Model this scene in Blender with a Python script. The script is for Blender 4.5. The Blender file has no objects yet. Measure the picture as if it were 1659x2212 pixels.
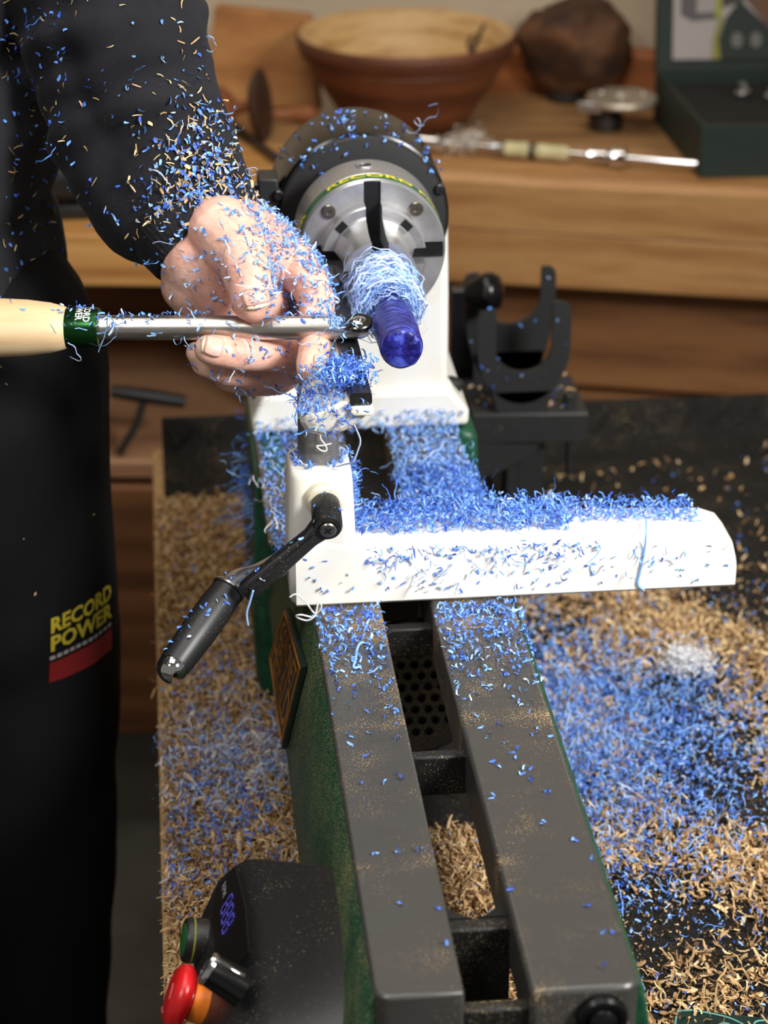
import bpy, bmesh, math, random
import numpy as np
from mathutils import Vector, Matrix, noise as mnoise
from mathutils.bvhtree import BVHTree

random.seed(7)
rng = np.random.default_rng(7)
sc = bpy.context.scene
COL = sc.collection
PI = math.pi
R = math.radians

# ------------------------------------------------------------------ camera
F_PX, CX, CY = 4800.0, 829.5, 1106.0          # focal length and centre for a 1659 x 2212 frame
PITCH, YAW = R(25.398), R(5.851)
CAM = np.array([-0.1442, 0.0, 0.6510])
FW = np.array([math.sin(YAW) * math.cos(PITCH), math.cos(YAW) * math.cos(PITCH), -math.sin(PITCH)])
RT = np.array([math.cos(YAW), -math.sin(YAW), 0.0])
UP = np.cross(RT, FW)
cam_d = bpy.data.cameras.new('camera')
cam = bpy.data.objects.new('camera', cam_d)
COL.objects.link(cam)
cam.matrix_world = Matrix(((RT[0], UP[0], -FW[0], CAM[0]), (RT[1], UP[1], -FW[1], CAM[1]),
                           (RT[2], UP[2], -FW[2], CAM[2]), (0, 0, 0, 1)))
cam_d.sensor_fit = 'VERTICAL'
cam_d.sensor_height = 36.0
cam_d.sensor_width = 27.0
cam_d.lens = F_PX / 2212 * 36.0
cam_d.clip_start = 0.05
cam_d.clip_end = 30
cam_d.dof.use_dof = True
cam_d.dof.focus_distance = 1.30
cam_d.dof.aperture_fstop = 7.6
sc.camera = cam

# ------------------------------------------------------------------ world, lights, exposure
w = bpy.data.worlds.new('world')
sc.world = w
w.use_nodes = True
w.node_tree.nodes['Background'].inputs[0].default_value = (1.0, 0.93, 0.84, 1)
w.node_tree.nodes['Background'].inputs[1].default_value = 0.20


def area(name, loc, target, size, power, color=(1, 1, 1), size_y=None, spread=180):
    ld = bpy.data.lights.new(name, 'AREA')
    ld.energy = power
    ld.color = color
    ld.shape = 'RECTANGLE'
    ld.size = size
    ld.size_y = size_y or size
    ld.spread = R(spread)
    o = bpy.data.objects.new(name, ld)
    COL.objects.link(o)
    o.location = loc
    d = Vector(target) - Vector(loc)
    o.rotation_euler = d.to_track_quat('-Z', 'Y').to_euler()
    return o


area('key_softbox', (0.95, 0.25, 1.05), (0.05, 1.28, 0.05), 0.45, 7.4, (1.0, 0.985, 0.96), spread=70)
area('fill_softbox', (-0.75, 0.15, 1.30), (-0.05, 1.3, 0.1), 0.30, 8.5, (1.0, 0.98, 0.96))
area('overhead_reflection_light', (-0.1, 0.95, 1.60), (-0.05, 1.25, 0.1), 0.9, 10.5, (1.0, 0.98, 0.95))  # unseen lamp added overhead to give bare metal something bright to reflect
area('ceiling_lamp', (-0.25, 1.95, 1.6), (0.0, 2.35, -0.1), 0.7, 6, (1.0, 0.88, 0.72))
sc.view_settings.view_transform = 'Standard'
sc.view_settings.look = 'None'
sc.view_settings.gamma = 1
sc.view_settings.use_curve_mapping = False
sc.view_settings.exposure = 0.0


# ------------------------------------------------------------------ geometry helpers
def ray(u, v):
    return RT * (u - CX) - UP * (v - CY) + FW * F_PX


def U(u, v, x=None, y=None, z=None):
    """the point at real depth x=, y= or z= seen at (u, v) of the photograph"""
    d = ray(u, v)
    t = (z - CAM[2]) / d[2] if z is not None else (y - CAM[1]) / d[1] if y is not None else (x - CAM[0]) / d[0]
    return CAM + d * t


def UPL(u, v, p, n):
    d = ray(u, v)
    n = np.array(n, float)
    return CAM + d * (((np.array(p) - CAM) @ n) / (d @ n))


def S(y, z=0.1):
    """metres per photograph pixel near a depth"""
    return ((np.array([0, y, z]) - CAM) @ FW) / F_PX


def V3(a):
    return np.array(a, float)


def unit(a):
    a = V3(a)
    return a / np.linalg.norm(a)


def frame(d, up=(0, 0, 1)):
    d = unit(d)
    up = V3(up)
    if abs(d @ unit(up)) > 0.98:
        up = V3((1, 0, 0))
    a = unit(np.cross(up, d))
    b = np.cross(d, a)
    return a, b, d


class MB:
    def __init__(s):
        s.v, s.f, s.m = [], [], []

    def add(s, vf, m=0):
        v, f = vf
        n = len(s.v)
        s.v += [tuple(map(float, p)) for p in v]
        s.f += [tuple(int(i) + n for i in q) for q in f]
        s.m += [m] * len(f)
        return s

    def build(s, name, mats, root=None, sharp=32, bevel=0, seg=2, smooth=True):
        me = bpy.data.meshes.new(name)
        me.from_pydata(s.v, [], s.f)
        return finish(me, name, mats, root, sharp, bevel, seg, smooth, s.m)


def finish(me, name, mats, root=None, sharp=32, bevel=0, seg=2, smooth=True, mi=None, fixn=True):
    if not isinstance(mats, (list, tuple)):
        mats = [mats]
    for m in mats:
        me.materials.append(m)
    if mi is not None and len(mats) > 1:
        me.polygons.foreach_set('material_index', np.array(mi, dtype=np.int32))
    if fixn:
        bm = bmesh.new()
        bm.from_mesh(me)
        bmesh.ops.recalc_face_normals(bm, faces=bm.faces)
        bm.to_mesh(me)
        bm.free()
    if smooth:
        me.polygons.foreach_set('use_smooth', np.ones(len(me.polygons), dtype=bool))
        if sharp:
            me.set_sharp_from_angle(angle=R(sharp))
    me.update()
    o = bpy.data.objects.new(name, me)
    COL.objects.link(o)
    if bevel:
        b = o.modifiers.new('bevel', 'BEVEL')
        b.width = bevel
        b.segments = seg
        b.limit_method = 'ANGLE'
        b.angle_limit = R(38)
        b.harden_normals = False
    if root is not None:
        o.parent = root
        o.matrix_parent_inverse = WM(root).inverted()
    return o


def WM(o):
    m = Matrix.LocRotScale(o.location, o.rotation_euler, o.scale)
    if o.parent:
        return WM(o.parent) @ o.matrix_parent_inverse @ m
    return m


def tag(o, label=None, cat=None, group=None, kind=None):
    if label:
        o['label'] = label
    if cat:
        o['category'] = cat
    if group:
        o['group'] = group
    if kind:
        o['kind'] = kind
    return o


def thing(name, loc, label, cat, group=None, rz=0):
    o = bpy.data.objects.new(name, None)
    COL.objects.link(o)
    o.empty_display_size = 0.02
    o.location = Vector([float(c) for c in loc])
    o.rotation_euler = (0, 0, rz)
    return tag(o, label, cat, group)


def box(lo, hi):
    x0, y0, z0 = lo
    x1, y1, z1 = hi
    v = [(x0, y0, z0), (x1, y0, z0), (x1, y1, z0), (x0, y1, z0), (x0, y0, z1), (x1, y0, z1), (x1, y1, z1), (x0, y1, z1)]
    return v, [(0, 3, 2, 1), (4, 5, 6, 7), (0, 1, 5, 4), (1, 2, 6, 5), (2, 3, 7, 6), (3, 0, 4, 7)]


def obox(c, ax, half):
    """box with centre, 3 axes, half sizes"""
    v, f = box((-1, -1, -1), (1, 1, 1))
    A = np.array(ax)
    return [V3(c) + (np.array(p) * np.array(half)) @ A for p in v], f


def prism(poly, ext):
    """polygon of 3d points extruded by a vector"""
    n = len(poly)
    P = [V3(p) for p in poly]
    e = V3(ext)
    v = P + [p + e for p in P]
    f = [tuple(range(n))[::-1], tuple(range(n, 2 * n))]
    f += [(i, (i + 1) % n, n + (i + 1) % n, n + i) for i in range(n)]
    return v, f


def loft(rings, close=True, cap=True):
    n = len(rings[0])
    v = [p for r in rings for p in r]
    f = []
    for k in range(len(rings) - 1):
        for i in range(n if close else n - 1):
            j = (i + 1) % n
            f.append((k * n + i, k * n + j, (k + 1) * n + j, (k + 1) * n + i))
    if cap:
        f.append(tuple(range(n))[::-1])
        f.append(tuple((len(rings) - 1) * n + i for i in range(n)))
    return v, f


def lathe(prof, o=(0, 0, 0), d=(0, 0, 1), seg=48, up=(0, 0, 1), cap=True, a0=0, a1=None):
    """profile [(radius, height along d)]"""
    a, b, d = frame(d, up)
    o = V3(o)
    rings = []
    for r, h in prof:
        rings.append([o + d * h + (a * math.cos(t) + b * math.sin(t)) * max(r, 1e-5)
                      for t in [2 * PI * i / seg for i in range(seg)]])
    return loft(rings, True, cap)


def cyl(p0, p1, r, seg=32, r1=None, ch=0):
    p0, p1 = V3(p0), V3(p1)
    L = np.linalg.norm(p1 - p0)
    r1 = r if r1 is None else r1
    if ch:
        return lathe([(r - ch, 0), (r, ch), (r1, L - ch), (r1 - ch, L)], p0, p1 - p0, seg)
    return lathe([(r, 0), (r1, L)], p0, p1 - p0, seg)


def sphere(c, r, seg=24, rings=14, sc3=(1, 1, 1)):
    c = V3(c)
    prof = []
    out = []
    for k in range(rings + 1):
        t = PI * k / rings
        rr = math.sin(t)
        z = -math.cos(t)
        out.append([c + np.array([rr * math.cos(2 * PI * i / seg) * sc3[0], rr * math.sin(2 * PI * i / seg) * sc3[1],
                                  z * sc3[2]]) * r for i in range(seg)])
    return loft(out, True, False)


def catmull(pts, n):
    pts = [V3(p) for p in pts]
    P = [2 * pts[0] - pts[1]] + pts + [2 * pts[-1] - pts[-2]]
    out = []
    for i in range(len(pts) - 1):
        p0, p1, p2, p3 = P[i:i + 4]
        for k in range(n):
            t = k / n
            out.append(0.5 * (2 * p1 + (p2 - p0) * t + (2 * p0 - 5 * p1 + 4 * p2 - p3) * t * t +
                              (3 * p1 - p0 - 3 * p2 + p3) * t ** 3))
    out.append(pts[-1])
    return out


def tube(pts, rad, seg=16, cap=True):
    pts = [V3(p) for p in pts]
    n = len(pts)
    rad = rad if isinstance(rad, (list, tuple, np.ndarray)) else [rad] * n
    rings = []
    a = None
    for i in range(n):
        d = unit(pts[min(i + 1, n - 1)] - pts[max(i - 1, 0)])
        if a is None:
            a, b, _ = frame(d)
        else:
            a = unit(a - d * (a @ d))
            b = np.cross(d, a)
        rings.append([pts[i] + (a * math.cos(2 * PI * k / seg) + b * math.sin(2 * PI * k / seg)) * rad[i] for k in range(seg)])
    return loft(rings, True, cap)


def capsule(p0, r0, p1, r1, seg=20, n=5):
    p0, p1 = V3(p0), V3(p1)
    L = max(np.linalg.norm(p1 - p0), 1e-6)
    d = (p1 - p0) / L if L > 1e-5 else V3((0, 0, 1))
    prof = [(r0 * math.sin(t), -r0 * math.cos(t)) for t in [PI / 2 * k / n for k in range(n + 1)]]
    prof += [(r1 * math.cos(t), L + r1 * math.sin(t)) for t in [PI / 2 * k / n for k in range(n + 1)]]
    return lathe(prof, p0, d, seg, cap=False)


def rrect(w, h, r, n=5):
    out = []
    for cx, cy, a in ((w - r, h - r, 0), (-w + r, h - r, 90), (-w + r, -h + r, 180), (w - r, -h + r, 270)):
        for k in range(n + 1):
            t = R(a + 90 * k / n)
            out.append((cx + r * math.cos(t), cy + r * math.sin(t)))
    return out


def text_mesh(s, size, bold=0.0, align='CENTER', res=2, sx=1.0):
    cu = bpy.data.curves.new('t', 'FONT')
    cu.body = s
    cu.size = size
    cu.align_x = align
    cu.align_y = 'CENTER'
    cu.offset = bold
    cu.resolution_u = res
    o = bpy.data.objects.new('t', cu)
    COL.objects.link(o)
    dg = bpy.context.evaluated_depsgraph_get()
    me = bpy.data.meshes.new_from_object(o.evaluated_get(dg))
    v = np.array([p.co[:] for p in me.vertices])
    if sx != 1.0:
        v[:, 0] *= sx
    f = [tuple(p.vertices) for p in me.polygons]
    bpy.data.objects.remove(o)
    bpy.data.curves.remove(cu)
    bpy.data.meshes.remove(me)
    return v, f


def blob(name, caps, voxel, smooth, mats, root, warp=None, sharp=0):
    """one continuous surface grown around a set of tapered limbs"""
    mb = MB()
    for c in caps:
        mb.add(capsule(*c))
    me = bpy.data.meshes.new('tmp')
    me.from_pydata(mb.v, [], mb.f)
    bm = bmesh.new()
    bm.from_mesh(me)
    bmesh.ops.recalc_face_normals(bm, faces=bm.faces)
    bm.to_mesh(me)
    bm.free()
    o = bpy.data.objects.new('tmp', me)
    COL.objects.link(o)
    r = o.modifiers.new('r', 'REMESH')
    r.mode = 'VOXEL'
    r.voxel_size = voxel
    s = o.modifiers.new('s', 'SMOOTH')
    s.factor = 0.5
    s.iterations = smooth
    dg = bpy.context.evaluated_depsgraph_get()
    m2 = bpy.data.meshes.new_from_object(o.evaluated_get(dg))
    bpy.data.objects.remove(o)
    bpy.data.meshes.remove(me)
    if warp:
        n = len(m2.vertices)
        co = np.empty(n * 3)
        no = np.empty(n * 3)
        m2.vertices.foreach_get('co', co)
        m2.vertices.foreach_get('normal', no)
        co = co.reshape(-1, 3)
        no = no.reshape(-1, 3)
        co = warp(co, no)
        m2.vertices.foreach_set('co', co.reshape(-1))
    m2.name = name
    return finish(m2, name, mats, root, sharp, fixn=False)


def tri_data(o):
    me = o.data
    me.calc_loop_triangles()
    n = len(me.loop_triangles)
    idx = np.empty(n * 3, dtype=np.int32)
    me.loop_triangles.foreach_get('vertices', idx)
    co = np.empty(len(me.vertices) * 3)
    me.vertices.foreach_get('co', co)
    co = co.reshape(-1, 3)
    T = co[idx.reshape(-1, 3)]
    nn = np.cross(T[:, 1] - T[:, 0], T[:, 2] - T[:, 0])
    ar = np.linalg.norm(nn, axis=1)
    return T, nn / np.maximum(ar, 1e-12)[:, None], ar / 2


def sample(o, n, wfn=None):
    """n points and normals on an object's surface, wfn weighs (points, normals)"""
    T, N, A = tri_data(o)
    c = T.mean(1)
    ww = A * (wfn(c, N) if wfn else 1.0)
    ww = np.maximum(ww, 0)
    if ww.sum() <= 0:
        return np.zeros((0, 3)), np.zeros((0, 3))
    i = rng.choice(len(T), n, p=ww / ww.sum())
    r1 = np.sqrt(rng.random(n))[:, None]
    r2 = rng.random(n)[:, None]
    p = T[i, 0] * (1 - r1) + T[i, 1] * r1 * (1 - r2) + T[i, 2] * r1 * r2
    return p, N[i]


def px(p):
    """photograph pixel of world points (used only to read back the seen side when weighing)"""
    q = p - CAM
    z = q @ FW
    return CX + F_PX * (q @ RT) / z, CY - F_PX * (q @ UP) / z


# ---- shavings: ribbons swept along curling lines, joined into one mesh per heap
def ribbons(P, N, n, L, W, turn, drift=0.3, tilt=0.35, wob=0.6, lift=0.0004, taper=True):
    """P positions, N normals; n points per ribbon; L, W, turn are (lo, hi)"""
    k = len(P)
    if k == 0:
        return np.zeros((0, 3)), np.zeros((0, 4), int)
    Ls = rng.uniform(*L, k)
    Ws = rng.uniform(*W, k) * 0.5
    Tn = rng.uniform(*turn, k) * rng.choice([-1, 1], k)
    s = np.linspace(0, 1, n)
    th = Tn[:, None] * (s - 0.5)[None] + np.cumsum(rng.normal(0, wob / math.sqrt(n), (k, n)), 1)
    ds = Ls[:, None] / (n - 1)
    x = np.cumsum(np.cos(th) * ds, 1)
    z = np.cumsum(np.sin(th) * ds, 1)
    x -= x.mean(1, keepdims=True)
    z -= z.min(1, keepdims=True)
    y = (rng.normal(0, drift, k)[:, None] * s[None]) * Ls[:, None] + np.cumsum(rng.normal(0, 0.25, (k, n)), 1) * ds
    wv = Ws[:, None] * (np.ones(n) if not taper else (0.55 + 0.45 * np.sin(PI * (0.12 + 0.76 * s))))[None]
    tw = rng.normal(0, 0.7, k)[:, None] * s[None] + rng.normal(0, 0.3, k)[:, None]
    wy = np.cos(tw) * wv
    wz = np.sin(tw) * wv
    A = np.stack([x, y - wy, z - wz], -1)
    B = np.stack([x, y + wy, z + wz], -1)
    loc = np.stack([A, B], 2)                     # k, n, 2, 3
    # tilt about x and y, yaw, then to the surface frame
    ax, ay, az = rng.normal(0, tilt, k), rng.normal(0, tilt, k), rng.uniform(0, 2 * PI, k)
    ca, sa, cb, sb, cg, sg = np.cos(ax), np.sin(ax), np.cos(ay), np.sin(ay), np.cos(az), np.sin(az)
    Rx = np.zeros((k, 3, 3)); Rx[:, 0, 0] = 1; Rx[:, 1, 1] = ca; Rx[:, 1, 2] = -sa; Rx[:, 2, 1] = sa; Rx[:, 2, 2] = ca
    Ry = np.zeros((k, 3, 3)); Ry[:, 1, 1] = 1; Ry[:, 0, 0] = cb; Ry[:, 0, 2] = sb; Ry[:, 2, 0] = -sb; Ry[:, 2, 2] = cb
    Rz = np.zeros((k, 3, 3)); Rz[:, 2, 2] = 1; Rz[:, 0, 0] = cg; Rz[:, 0, 1] = -sg; Rz[:, 1, 0] = sg; Rz[:, 1, 1] = cg
    M = Rz @ Ry @ Rx
    ref = np.where(np.abs(N[:, 2:3]) > 0.9, np.array([[1.0, 0, 0]]), np.array([[0, 0, 1.0]]))
    a = np.cross(ref, N); a /= np.linalg.norm(a, axis=1, keepdims=True)
    b = np.cross(N, a)
    Fm = np.stack([a, b, N], 2)                   # columns
    M = Fm @ M
    out = np.einsum('kij,knwj->knwi', M, loc)
    hN = np.einsum('knwi,ki->knw', out, N)
    out += (P + N * (lift - hN.reshape(k, -1).min(1))[:, None])[:, None, None, :]
    v = out.reshape(-1, 3)
    base = (np.arange(k) * n * 2)[:, None] + (np.arange(n - 1) * 2)[None]
    f = np.stack([base, base + 1, base + 3, base + 2], -1).reshape(-1, 4)
    return v, f


class Heap:
    def __init__(s):
        s.v, s.f, s.m, s.n = [], [], [], 0

    def add(s, vf, mats, per):
        v, f = vf
        if len(v) == 0:
            return
        s.v.append(v)
        s.f.append(f + s.n)
        s.n += len(v)
        k = len(f) // per
        mi = rng.choice([m for m, _ in mats], k, p=np.array([p for _, p in mats]) / sum(p for _, p in mats))
        s.m.append(np.repeat(mi, per))

    def put(s, P, N, kind, mats):
        P, N = np.asarray(P, float), np.asarray(N, float)
        n, L, W, turn, drift, tilt, wob = KINDS[kind]
        s.add(ribbons(P, N, n, L, W, turn, drift, tilt, wob), mats, n - 1)

    def build(s, name, mats, root=None):
        v = np.concatenate(s.v)
        f = np.concatenate(s.f).astype(np.int32)
        m = np.concatenate(s.m).astype(np.int32)
        me = bpy.data.meshes.new(name)
        me.vertices.add(len(v))
        me.vertices.foreach_set('co', v.reshape(-1))
        me.loops.add(f.size)
        me.loops.foreach_set('vertex_index', f.reshape(-1))
        me.polygons.add(len(f))
        me.polygons.foreach_set('loop_start', np.arange(0, f.size, 4, dtype=np.int32))
        me.update(calc_edges=True)
        return finish(me, name, mats, root, sharp=0, mi=m, fixn=False)


KINDS = {  # points, length, width, turn, drift, tilt, wobble
    'bit':    (4, (.0020, .0045), (.0010, .0019), (0.3, 2.4), .25, .5, .5),
    'flake':  (3, (.0025, .0050), (.0014, .0027), (0.3, 1.6), .25, .35, .4),
    'curl':   (9, (.0050, .0110), (.0007, .0013), (1.5, 6.0), .30, .5, .9),
    'string': (22, (.018, .042), (.0005, .0009), (2.0, 8.0), .25, .3, 2.2),
    'chip':   (4, (.0035, .0100), (.0010, .0030), (0.0, 1.7), .30, .40, .6),
    'sliver': (3, (.0030, .0070), (.0006, .0011), (0.0, 1.0), .10, .25, .2),
    'crumb':  (3, (.0012, .0028), (.0008, .0016), (0.2, 1.5), .20, .5, .3),
    'woodcurl': (7, (.007, .016), (.0009, .0021), (0.6, 3.8), .35, .45, .9),
    'splinter': (3, (.006, .013), (.0007, .0015), (0.0, .9), .15, .35, .3),
}


# ------------------------------------------------------------------ materials
def srgb(r, g, b):
    def c(x):
        x /= 255
        return x / 12.92 if x <= .04045 else ((x + .055) / 1.055) ** 2.4
    return (c(r), c(g), c(b), 1)


class NT:
    def __init__(s, name):
        s.mat = bpy.data.materials.new(name)
        s.mat.use_nodes = True
        s.t = s.mat.node_tree
        s.b = s.t.nodes['Principled BSDF']

    def n(s, typ, **kw):
        nd = s.t.nodes.new(typ)
        for k, v in kw.items():
            if k.startswith('i_'):
                key = k[2:]
                nd.inputs[int(key) if key.isdigit() else key].default_value = v
            else:
                setattr(nd, k, v)
        return nd

    def l(s, a, b):
        s.t.links.new(a, b)

    def coord(s, scale=(1, 1, 1), rot=(0, 0, 0), kind='Object'):
        tc = s.n('ShaderNodeTexCoord')
        mp = s.n('ShaderNodeMapping')
        mp.inputs['Scale'].default_value = scale
        mp.inputs['Rotation'].default_value = rot
        s.l(tc.outputs[kind], mp.inputs['Vector'])
        return mp.outputs[0]

    def noise(s, vec, scale, detail=3, rough=.55):
        nd = s.n('ShaderNodeTexNoise')
        nd.inputs['Scale'].default_value = scale
        nd.inputs['Detail'].default_value = detail
        nd.inputs['Roughness'].default_value = rough
        s.l(vec, nd.inputs['Vector'])
        return nd.outputs['Fac']

    def ramp(s, fac, stops):
        nd = s.n('ShaderNodeValToRGB')
        cr = nd.color_ramp
        while len(cr.elements) < len(stops):
            cr.elements.new(0.5)
        for e, (p, c) in zip(cr.elements, stops):
            e.position = p
            e.color = c if len(c) == 4 else (*c, 1)
        s.l(fac, nd.inputs[0])
        return nd.outputs[0]

    def mix(s, fac, a, b):
        nd = s.n('ShaderNodeMix', data_type='RGBA')
        for sock, val in ((nd.inputs[0], fac), (nd.inputs[6], a), (nd.inputs[7], b)):
            if isinstance(val, (tuple, float, int)):
                sock.default_value = val
            else:
                s.l(val, sock)
        return nd.outputs[2]

    def math(s, op, a, b=None):
        nd = s.n('ShaderNodeMath', operation=op)
        for i, val in enumerate((a, b)):
            if val is None:
                continue
            if isinstance(val, (float, int)):
                nd.inputs[i].default_value = val
            else:
                s.l(val, nd.inputs[i])
        return nd.outputs[0]

    def bump(s, h, strength=.3, dist=.001):
        nd = s.n('ShaderNodeBump')
        nd.inputs['Strength'].default_value = strength
        nd.inputs['Distance'].default_value = dist
        s.l(h, nd.inputs['Height'])
        s.l(nd.outputs[0], s.b.inputs['Normal'])

    def set(s, color=None, rough=.5, metal=0, **kw):
        if color is not None:
            if isinstance(color, tuple):
                s.b.inputs['Base Color'].default_value = color
            else:
                s.l(color, s.b.inputs['Base Color'])
        if isinstance(rough, (float, int)):
            s.b.inputs['Roughness'].default_value = rough
        else:
            s.l(rough, s.b.inputs['Roughness'])
        s.b.inputs['Metallic'].default_value = metal
        for k, v in kw.items():
            s.b.inputs[k.replace('_', ' ')].default_value = v
        return s.mat

    def dust(s, col, tan, amount=.5, big=8.0, fine=900, thr=.60, ymask=None):
        """fine wood dust speckled over a surface, thicker in patches"""
        vec = s.coord()
        f = s.noise(vec, fine, 1)
        g = s.noise(vec, big, 3)
        a = s.math('ADD', f, s.math('MULTIPLY', s.math('SUBTRACT', g, .5), amount))
        if ymask is not None:
            a = s.math('ADD', a, ymask(s))
        m = s.ramp(a, [(thr, (0, 0, 0)), (thr + .10, (1, 1, 1))])
        return s.mix(m, col, tan), m


def plain(name, rgb, rough=.5, metal=0, var=.0, scale=60, bump=0, bscale=300, **kw):
    t = NT(name)
    c = srgb(*rgb)
    col = c
    if var:
        f = t.noise(t.coord(), scale, 3)
        lo = tuple(max(0, x * (1 - var)) for x in c[:3])
        hi = tuple(min(1, x * (1 + var)) for x in c[:3])
        col = t.ramp(f, [(.3, lo), (.7, hi)])
    if bump:
        t.bump(t.noise(t.coord(), bscale, 2), bump, .0006)
    return t.set(col, rough, metal, **kw)


def wood(name, cols, stretch=(4, 60, 60), scale=1.0, rough=.55, bump=.08, rot=(0, 0, 0), ringscale=7):
    t = NT(name)
    v = t.coord(tuple(scale * q for q in stretch), rot)
    n1 = t.noise(v, 1.0, 4, .6)
    wv = t.n('ShaderNodeTexWave', wave_type='BANDS', bands_direction='Z')
    wv.inputs['Scale'].default_value = ringscale / 60
    wv.inputs['Distortion'].default_value = 5
    wv.inputs['Detail'].default_value = 2
    t.l(v, wv.inputs['Vector'])
    f = t.math('ADD', t.math('MULTIPLY', n1, .75), t.math('MULTIPLY', wv.outputs['Fac'], .25))
    k = len(cols)
    col = t.ramp(f, [(.25 + .5 * i / (k - 1), srgb(*c)) for i, c in enumerate(cols)])
    t.bump(n1, bump, .001)
    return t.set(col, rough)


TAN = srgb(196, 166, 116)
M = {}


def steel_bed():
    t = NT('ground_steel_bed')
    v = t.coord((40, 2500, 40))
    br = t.noise(v, 1.0, 3)
    col = t.ramp(br, [(.3, srgb(78, 77, 75)), (.7, srgb(88, 87, 84))])

    def ym(s):
        sep = s.n('ShaderNodeSeparateXYZ')
        s.l(s.coord(), sep.inputs[0])
        mr = s.n('ShaderNodeMapRange')
        mr.inputs['From Min'].default_value = 0.83
        mr.inputs['From Max'].default_value = 1.23
        s.l(sep.outputs[1], mr.inputs[0])
        g = lambda k: (k, k, k, 1)
        # swept clean where the tailstock has slid, dust left in bands between
        r = s.ramp(mr.outputs[0], [(0, g(.10)), (.26, g(.14)), (.285, g(.56)), (.31, g(.18)), (.60, g(.22)), (.635, g(.70)), (.665, g(.36)), (.82, g(.60)), (.93, g(1.0)), (.96, g(.72))])
        return s.math('SUBTRACT', s.math('MULTIPLY', r, .22), .10)
    c2, m = t.dust(col, TAN, .60, 26, 1100, .63, ym)
    rough = t.mix(m, (.34, .34, .34, 1), (.9, .9, .9, 1))
    t.bump(br, .04, .0004)
    return t.set(c2, rough, 0.45)


def green_dusty(name, amount, thr):
    t = NT(name)
    col = t.ramp(t.noise(t.coord(), 120, 2), [(.3, srgb(14, 62, 42)), (.7, srgb(24, 82, 56))])
    c2, m = t.dust(col, srgb(150, 138, 98), amount, 14, 1300, thr)
    t.bump(t.noise(t.coord(), 500, 1), .1, .0005)
    return t.set(c2, t.mix(m, (.45, .45, .45, 1), (.9, .9, .9, 1)))


def black_dusty(name, rgb, thr, rough=.4):
    t = NT(name)
    c2, m = t.dust(srgb(*rgb), srgb(150, 132, 92), .35, 25, 1000, thr)
    t.bump(t.noise(t.coord(), 1500, 1), .08, .0003)
    return t.set(c2, t.mix(m, (rough,) * 3 + (1,), (.9, .9, .9, 1)))


def enamel(name, rgb, yellow):
    t = NT(name)
    f = t.noise(t.coord(), 18, 4)
    col = t.ramp(f, [(.45, srgb(*rgb)), (.8, srgb(*yellow))])
    sp = t.noise(t.coord(), 420, 2)
    m = t.ramp(sp, [(.70, (0, 0, 0)), (.76, (1, 1, 1))])
    g = t.math('MULTIPLY', m, .25)
    col = t.mix(g, col, srgb(190, 175, 130))
    t.bump(t.noise(t.coord(), 160, 2), .05, .0006)
    return t.set(col, .3)


M['bed'] = steel_bed()
M['green'] = green_dusty('green_paint_dusty', .32, .57)
M['green2'] = green_dusty('green_paint', .4, .72)
M['black'] = black_dusty('black_plastic', (30, 30, 31), .70, .42)
M['blackmat'] = black_dusty('black_painted_steel', (34, 35, 36), .73, .5)
M['blackdust'] = black_dusty('black_cast_dusty', (12, 12, 12), .66, .55)
M['blackdeep'] = plain('black_cast_iron', (14, 14, 14), .5)
M['blackgloss'] = plain('black_gloss_plastic', (11, 11, 12), .25)
M['white'] = enamel('white_enamel', (240, 239, 234), (232, 224, 200))
M['cream'] = enamel('cream_enamel', (226, 221, 208), (216, 206, 182))
M['ivory'] = enamel('ivory_enamel', (240, 236, 220), (228, 214, 172))
M['chrome'] = plain('chrome', (225, 226, 230), .06, 1)
M['satin'] = plain('satin_chrome', (190, 194, 198), .28, 1)


def brushed(name, lo, hi, stretch, rough, metal=1):
    t = NT(name)
    br = t.noise(t.coord(stretch), 1.0, 3)
    t.bump(br, .06, .0003)
    return t.set(t.ramp(br, [(.3, srgb(*lo)), (.7, srgb(*hi))]), rough, metal)


M['steel'] = brushed('turned_steel', (170, 170, 172), (205, 205, 206), (60, 2500, 60), .30, .75)
M['toolsteel'] = brushed('satin_tool_steel', (188, 184, 176), (208, 204, 196), (50, 1500, 1500), .30)
M['post'] = brushed('brushed_steel_post', (120, 118, 116), (148, 145, 141), (150, 150, 2200), .40, .55)
M['darksteel'] = brushed('dark_steel', (70, 70, 74), (100, 100, 104), (300, 300, 300), .35)
M['recess'] = plain('dark_recess', (22, 22, 24), .45, .3)
M['yellow'] = plain('yellow_print', (226, 216, 40), .5)
M['bandgreen'] = plain('green_band', (30, 92, 58), .4)
M['blue0'] = plain('deep_blue_plastic', (66, 106, 214), .42)
M['blue1'] = plain('blue_plastic', (96, 150, 236), .42)
M['blue2'] = plain('sky_blue_plastic', (142, 188, 246), .42)
M['blue3'] = plain('pale_blue_plastic', (190, 212, 250), .45)
M['whitep'] = plain('white_plastic', (236, 236, 240), .5)
M['blackgloss'].node_tree.nodes['Principled BSDF'].inputs['Specular IOR Level'].default_value = .35
for k in ('blue0', 'blue1', 'blue2', 'blue3'):
    M[k].node_tree.nodes['Principled BSDF'].inputs['Subsurface Weight'].default_value = 0.0
M['wood0'] = plain('dark_wood_chip', (146, 110, 70), .75)
M['wood1'] = plain('wood_chip', (194, 158, 110), .75)
M['wood2'] = plain('pale_wood_chip', (222, 194, 148), .75)
BLUE = [M['blue0'], M['blue1'], M['blue2'], M['blue3'], M['wood1'], M['wood2'], M['whitep'], M['wood0']]
B_MID = [(0, .22), (1, .45), (2, .28), (3, .05)]
B_DEEP = [(0, .45), (1, .42), (2, .13)]
B_PALE = [(1, .25), (2, .50), (3, .25)]
W_ALL = [(7, .25), (4, .45), (5, .30)]

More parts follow.
